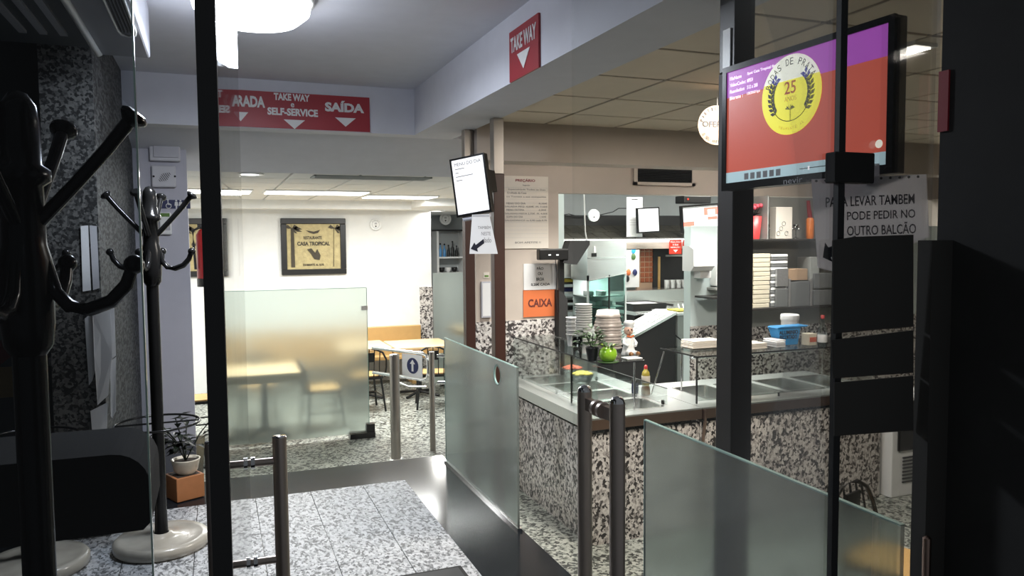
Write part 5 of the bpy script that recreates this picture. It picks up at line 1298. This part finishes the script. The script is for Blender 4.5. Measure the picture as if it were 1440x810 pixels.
sp_ = None; nrm = Vector((0, -(zmid-zlow), (Y1-Y0))).normalized(); L_ = math.hypot(Y1-Y0, zmid-zlow); dv = Vector((0, Y1-Y0, zmid-zlow)).normalized()
wS = .17
for r_ in range(2):
    for k in range(int((b.x-a.x)/wS)):
        x = a.x+wS*k+(wS/2 if r_ else 0)
        if sp_ is None:
            Ms = frame((x, Y0, zlow)+nrm*0 if False else Vector((x, Y0-.004, zlow+.002)), (1, 0, 0), dv)
            sp_ = MB(Ms).add([(0, 0, .0), (wS-.008, 0, .0), (wS-.008, L_*.52, .0), (0, L_*.52, .0), (0, 0, .016), (wS-.008, 0, .016), (wS-.008, L_*.52, .004), (0, L_*.52, .004)], [(0, 3, 2, 1), (4, 5, 6, 7), (0, 1, 5, 4), (2, 3, 7, 6), (0, 4, 7, 3), (1, 2, 6, 5)]).build('shingle', 'shingle', t); s_x0 = x
        else:
            o = sp_.copy(); COL.objects.link(o); o.location = sp_.location+Vector((x-s_x0, 0, 0))+dv*(L_*.49*r_)
struct(MB().box((3.9, 9.4, 1.4), (8.0, 9.46, 2.6)).build('wall_above_hood', 'paint_grey'))
# long list of papers, plate, screens
t, M, w, h = sheet('menu_list', 'long white paper list hanging in front of the black hood', 'paper', 881, 277, 903, 333, 8.2, 'paper')
for k in range(9): MB(M).box((w*.12, h*(.3+.06*k), 0), (w*(.6+.3*random.random()), h*(.306+.06*k), .001)).build('text_line', 'ink_grey', t)
MB(M).box((w*.3, h*.93, 0), (w*.7, h*.955, .001)).build('heading', 'ink', t)
wall_plate(834, 303, 9, 8.25, 'white round wall plate in front of the black hood')
def scr(x, y): return at(x, y, Y=8.0)
t, M, w, h, oy = monitor('flat_screen', 'blank white tilted screen in the kitchen', scr(893, 293), scr(924, 291.5), scr(900, 328), scr(931, 326), .014, .04)
MB(M).box((-w/2, oy-h/2, -.003), (w/2, oy+h/2, .001)).build('display', 'screen_white', t); MB(M).box((-.03, -.1, -.4), (.03, -.04, -.04)).build('bracket', 'black', t)
t, M, w, h, oy = monitor('flat_screen', 'kitchen screen showing a white and red picture', scr(955, 290), scr(1008, 286), scr(963, 328), scr(1015, 323), .02, .05)
MB(M).box((-w/2, oy-h/2, -.003), (w/2, oy+h/2, .001)).build('display', 'screen_white', t); MB(M).box((-.03, -.12, -.42), (.03, -.06, -.05)).build('bracket', 'black', t)
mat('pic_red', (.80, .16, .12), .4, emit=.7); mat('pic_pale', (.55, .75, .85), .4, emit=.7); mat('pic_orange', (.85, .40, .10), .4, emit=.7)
for x0, y0, x1, y1, m_ in ((.1, .1, .5, .42, 'pic_red'), (-.5, -.3, -.2, -.12, 'pic_red'), (.2, -.1, .48, .02, 'pic_red'), (-.3, .1, -.05, .36, 'pic_pale'), (-.46, -.45, -.3, -.3, 'pic_orange')):
    MB(M).box((x0*w, oy+y0*h, .001), (x1*w, oy+y1*h, .0015)).build('picture', m_, t)
MB(M).box((.2*w, oy+.12*h, .0015), (.42*w, oy+.33*h, .002)).build('picture', 'screen_white', t)
for y_ in (-.5, .44): MB(M).box((-w/2, oy+y_*h, .0015), (w/2, oy+(y_+.06)*h, .002)).build('picture_bar', 'screen_off', t)
p = at(985, 279, Y=8.05)
t = thing('speaker_box', 'black box with a red light above the kitchen screen', 'box', p)
kb_(962, 275, 1000, 286, 8.1, .2, .01).build('body', 'black', t)
q = at(968, 280, Y=8.09); MB().tube([(q.x, 8.1, q.z), (q.x, 8.092, q.z)], .012, 8).build('red_light', 'print_red', t)
# red order signs
t, M, w, h = sheet('order_sign', 'red sign with white lettering hanging under the hood', 'sign', 941, 337, 958, 357, 8.24, 'print_red')
for s_, y, x0 in (('PEÇA AQUI', .76, .08), ('A SUA', .58, .25), ('REFEIÇÃO', .40, .10)): text('lettering', s_, M, w*x0, w*(1-x0), h*y, h*(y+.13), 'sign_white', t, .03)
tri(M, w*.5, h*.2, w*.4, h*.2, t)
t, M, w, h = sheet('order_sign', 'red sign with small print beside the pale wall', 'sign', 960, 337, 974, 357, 8.24, 'print_red')
for k in range(5): MB(M).box((w*.12, h*(.16+.15*k), 0), (w*.88, h*(.2+.15*k), .001)).build('text_line', 'pic_orange' if k else 'sign_white', t)
# tiled oven wall with the dark opening
YT = 9.35
a, b = at(898, 346, Y=YT), at(976, 410, Y=YT)
wt = struct(MB().box((a.x-.02, YT, LOW), (b.x+.6, YT+.05, a.z)).build('wall_oven', 'grout'))
tw_ = (at(919, 370, Y=YT).x-at(900, 370, Y=YT).x)/3; n0 = None
for i in range(3):
    for j in range(7):
        x = at(900, 370, Y=YT).x+tw_*i; z = a.z-.005-tw_*(j+1)
        if n0 is None: n0 = MB().box((x+.006, YT-.012, z+.006), (x+tw_-.006, YT, z+tw_-.006), .004).build('wall_tile', 'wall_tile', wt); b0 = (x, z)
        else: o = n0.copy(); COL.objects.link(o); o.location = n0.location+Vector((x-b0[0], 0, z-b0[1]))
t = thing('oven', 'dark oven opening with a wooden frame in the tiled wall', 'oven', (at(946, 400, Y=YT).x, YT, at(946, 404, Y=YT).z))
kb_(919, 350, 980, 406, YT-.03, .03).build('opening', 'black_matte', t)
kb_(926, 361, 928.5, 404, YT-.05, .02).build('frame_bar', 'wood_tan', t); kb_(963, 361, 965.5, 404, YT-.05, .02).build('frame_bar', 'shelf_grey', t); kb_(937, 358.5, 965.5, 360.5, YT-.05, .02).build('frame_bar', 'shelf_grey', t)
# apron and cloths hanging left of the tiles
t = thing('hanging_apron', 'white apron with coloured ribbons beside the tiled wall', 'apron', (at(889, 400, Y=8.9).x, 8.9, at(889, 405, Y=8.9).z))
kb_(880, 352, 899, 404, 8.9, .02, .004).build('cloth', 'paper', t)
for x, y, m_ in ((891, 352, 'blue_box'), (891, 361, 'leaf_green'), (893, 383, 'navy'), (884, 383, 'orange_card'), (882, 392, 'black')):
    p = at(x, y, Y=8.88); MB().ball(p, .035, (1, .4, 1.3), 8).build('ribbon', m_, t)
# worktop run with range
YR = 7.88
a, b = at(886, 437, Y=YR+.1), at(990, 437, Y=YR); zw = at(920, 437, Y=YR).z
t = thing('kitchen_range', 'steel kitchen range with raised back ledge', 'range', ((a.x+b.x)/2, 8.6, LOW))
MB().box((a.x, YR, LOW), (b.x+.5, 9.28, zw-.05)).build('body', 'black_matte', t)
MB().box((a.x, YR-.03, zw-.05), (b.x+.5, 9.28, zw), .008).build('worktop', 'steel_bright', t)
zl = at(930, 407, Y=8.9).z
MB().box((a.x+.1, 8.9, zw), (b.x+.5, 9.28, zl), .008).build('ledge', 'steel_bright', t)
MB().tube([(a.x, YR-.05, zw-.03), (b.x, YR-.05, zw-.03)], .012, 8).build('rail', 'chrome', t)
for k in range(4): MB().box((a.x+.55+.1*k, YR+.5, zw), (a.x+.57+.1*k, YR+.95, zw+.02)).build('grate_bar', 'black', t)
for k, x in enumerate((938, 946, 954, 962, 969)):
    p = at(x, 404, Y=9.0); p.z = zl+.001
    t = thing('plate_stack', ['leftmost white plate stack on the range ledge', 'second white plate stack on the range ledge', 'middle white plate stack on the range ledge', 'fourth white plate stack on the range ledge', 'rightmost white plate stack on the range ledge'][k], 'plate stack', p, 'plate stacks on the range ledge')
    for j in range(6): MB().lathe([(.03, .02*j), (.039, .02*j+.014), (.041, .02*j+.018), (.001, .02*j+.012)], p, 14).build('plate', 'plastic_white', t)
# black tray with a white cover
a, b = at(880, 421, Y=7.95), at(935, 437, Y=7.95); a.x = max(a.x, at(887, 421, Y=7.98).x)
t = thing('black_tray', 'deep black tray with white paper on the kitchen range', 'tray', ((a.x+b.x)/2, 8.15, zw+.001)); zt_ = zw+.085
MB().box((a.x, 7.92, zw+.001), (b.x, 8.35, zw+.01)).build('base', 'black', t)
for q in (((a.x, 7.92), (a.x+.02, 8.35)), ((b.x-.02, 7.92), (b.x, 8.35)), ((a.x+.02, 7.92), (b.x-.02, 7.94)), ((a.x+.02, 8.33), (b.x-.02, 8.35))): MB().box((*q[0], zw+.01), (*q[1], zt_)).build('rim', 'black', t)
MB().box((a.x+.021, 7.941, zw+.01), (b.x-.021, 8.329, zt_-.012)).build('paper_cover', 'paper', t)
# wedge shaped counter with a sloping steel top
tc = thing('sloping_counter', 'black kitchen counter with a sloping steel top', 'counter', (at(910, 520, Y=7.2).x, 7.25, LOW))
q = [at(x, y, Y=7.12) for x, y in ((862, 492), (950, 442))]
MB().prism([(q[0].x, LOW), (q[1].x, LOW), (q[1].x, q[1].z), (q[0].x, q[0].z)], 7.12, 7.5, 'Y').build('body', 'black_matte', tc)
MB().prism([(q[0].x-.01, q[0].z), (q[1].x, q[1].z), (q[1].x, q[1].z+.03), (q[0].x-.01, q[0].z+.03)], 7.10, 7.52, 'Y').build('sloping_top', 'steel_bright', tc)
for k in range(4):
    f0, f1 = .12, .9; A = q[0].lerp(q[1], f0); B_ = q[0].lerp(q[1], f1)
    MB().prism([(A.x, A.z+.03), (B_.x, B_.z+.03), (B_.x, B_.z+.038), (A.x, A.z+.038)], 7.18+.08*k, 7.20+.08*k, 'Y').build('ridge', 'steel', tc)
# corner unit with yellow board
a, b = at(953, 440, Y=7.3), at(974, 485, Y=7.3)
t = thing('corner_cabinet', 'pale green cabinet at the corner of the pale wall', 'cabinet', ((a.x+b.x)/2, 7.5, LOW))
MB().box((a.x, 7.3, LOW), (b.x+.1, 7.8, a.z-.03)).build('body', 'shelf_grey', t); MB().box((a.x-.02, 7.28, a.z-.03), (b.x+.12, 7.82, a.z), .004).build('top', 'steel', t)
MB().box((a.x-.14, 7.32, LOW), (a.x-.02, 7.6, a.z)).build('stone_side', 'dado_granite', t)
p = at(962, 434, Y=7.4)
t = thing('cutting_board', 'yellow cutting board with knives on the corner cabinet', 'cutting board', (p.x, 7.5, a.z+.001))
MB().box((p.x-.09, 7.38, a.z+.001), (p.x+.1, 7.62, a.z+.02), .004).build('board', 'food_yellow', t)
for k in (-1, 1): MB().tube([(p.x+.03*k-.03, 7.4, a.z+.03), (p.x+.03*k+.05, 7.55, a.z+.07)], .008, 6).build('knife', 'plastic_white', t)
# cable on the stone side, white ice machine far right
tag(MB().tube([at(944, 450, Y=7.28), at(942, 462, Y=7.27), at(948, 470, Y=7.27), at(958, 478, Y=7.26), at(968, 486, Y=7.26)], .008, 6).build('cable', 'rubber'), 'black cable hanging down the stone side of the cabinet', 'cable')
a, b = at(1255, 604, Y=4.75), at(1300, 704, Y=4.75)
t = thing('ice_machine', 'white appliance with a dark door and vents beside the granite counter', 'appliance', (a.x+.3, 5.0, LOW))
MB().box((a.x, 4.75, LOW), (a.x+.6, 5.35, .2), .01).build('body', 'plastic_white', t)
MB().box((a.x+.06, 4.735, -.25), (a.x+.54, 4.75, .17)).build('door', 'black_gloss', t)
for k in range(8): MB().box((a.x+.12, 4.742, LOW+.12+.03*k), (a.x+.5, 4.75, LOW+.132+.03*k)).build('vent_slot', 'ink', t)

tag(MB().tube([at(821, 272, Y=7.2), at(822, 300, Y=7.2), at(823, 325, Y=7.2), at(826, 345, Y=7.2)], .006, 6).build('hanging_cable', 'plastic_white'), 'thin white cable hanging in the kitchen opening', 'cable')
tag(MB().tube([at(786, 303, Y=8.7), at(800, 301, Y=8.7), at(812, 304, Y=8.7), at(845, 302, Y=8.7), at(862, 298, Y=8.7), at(870, 293, Y=8.7), at(890, 293, Y=8.7)], .006, 6).build('wall_cable', 'rubber'), 'black cable running above the kitchen hood', 'cable')
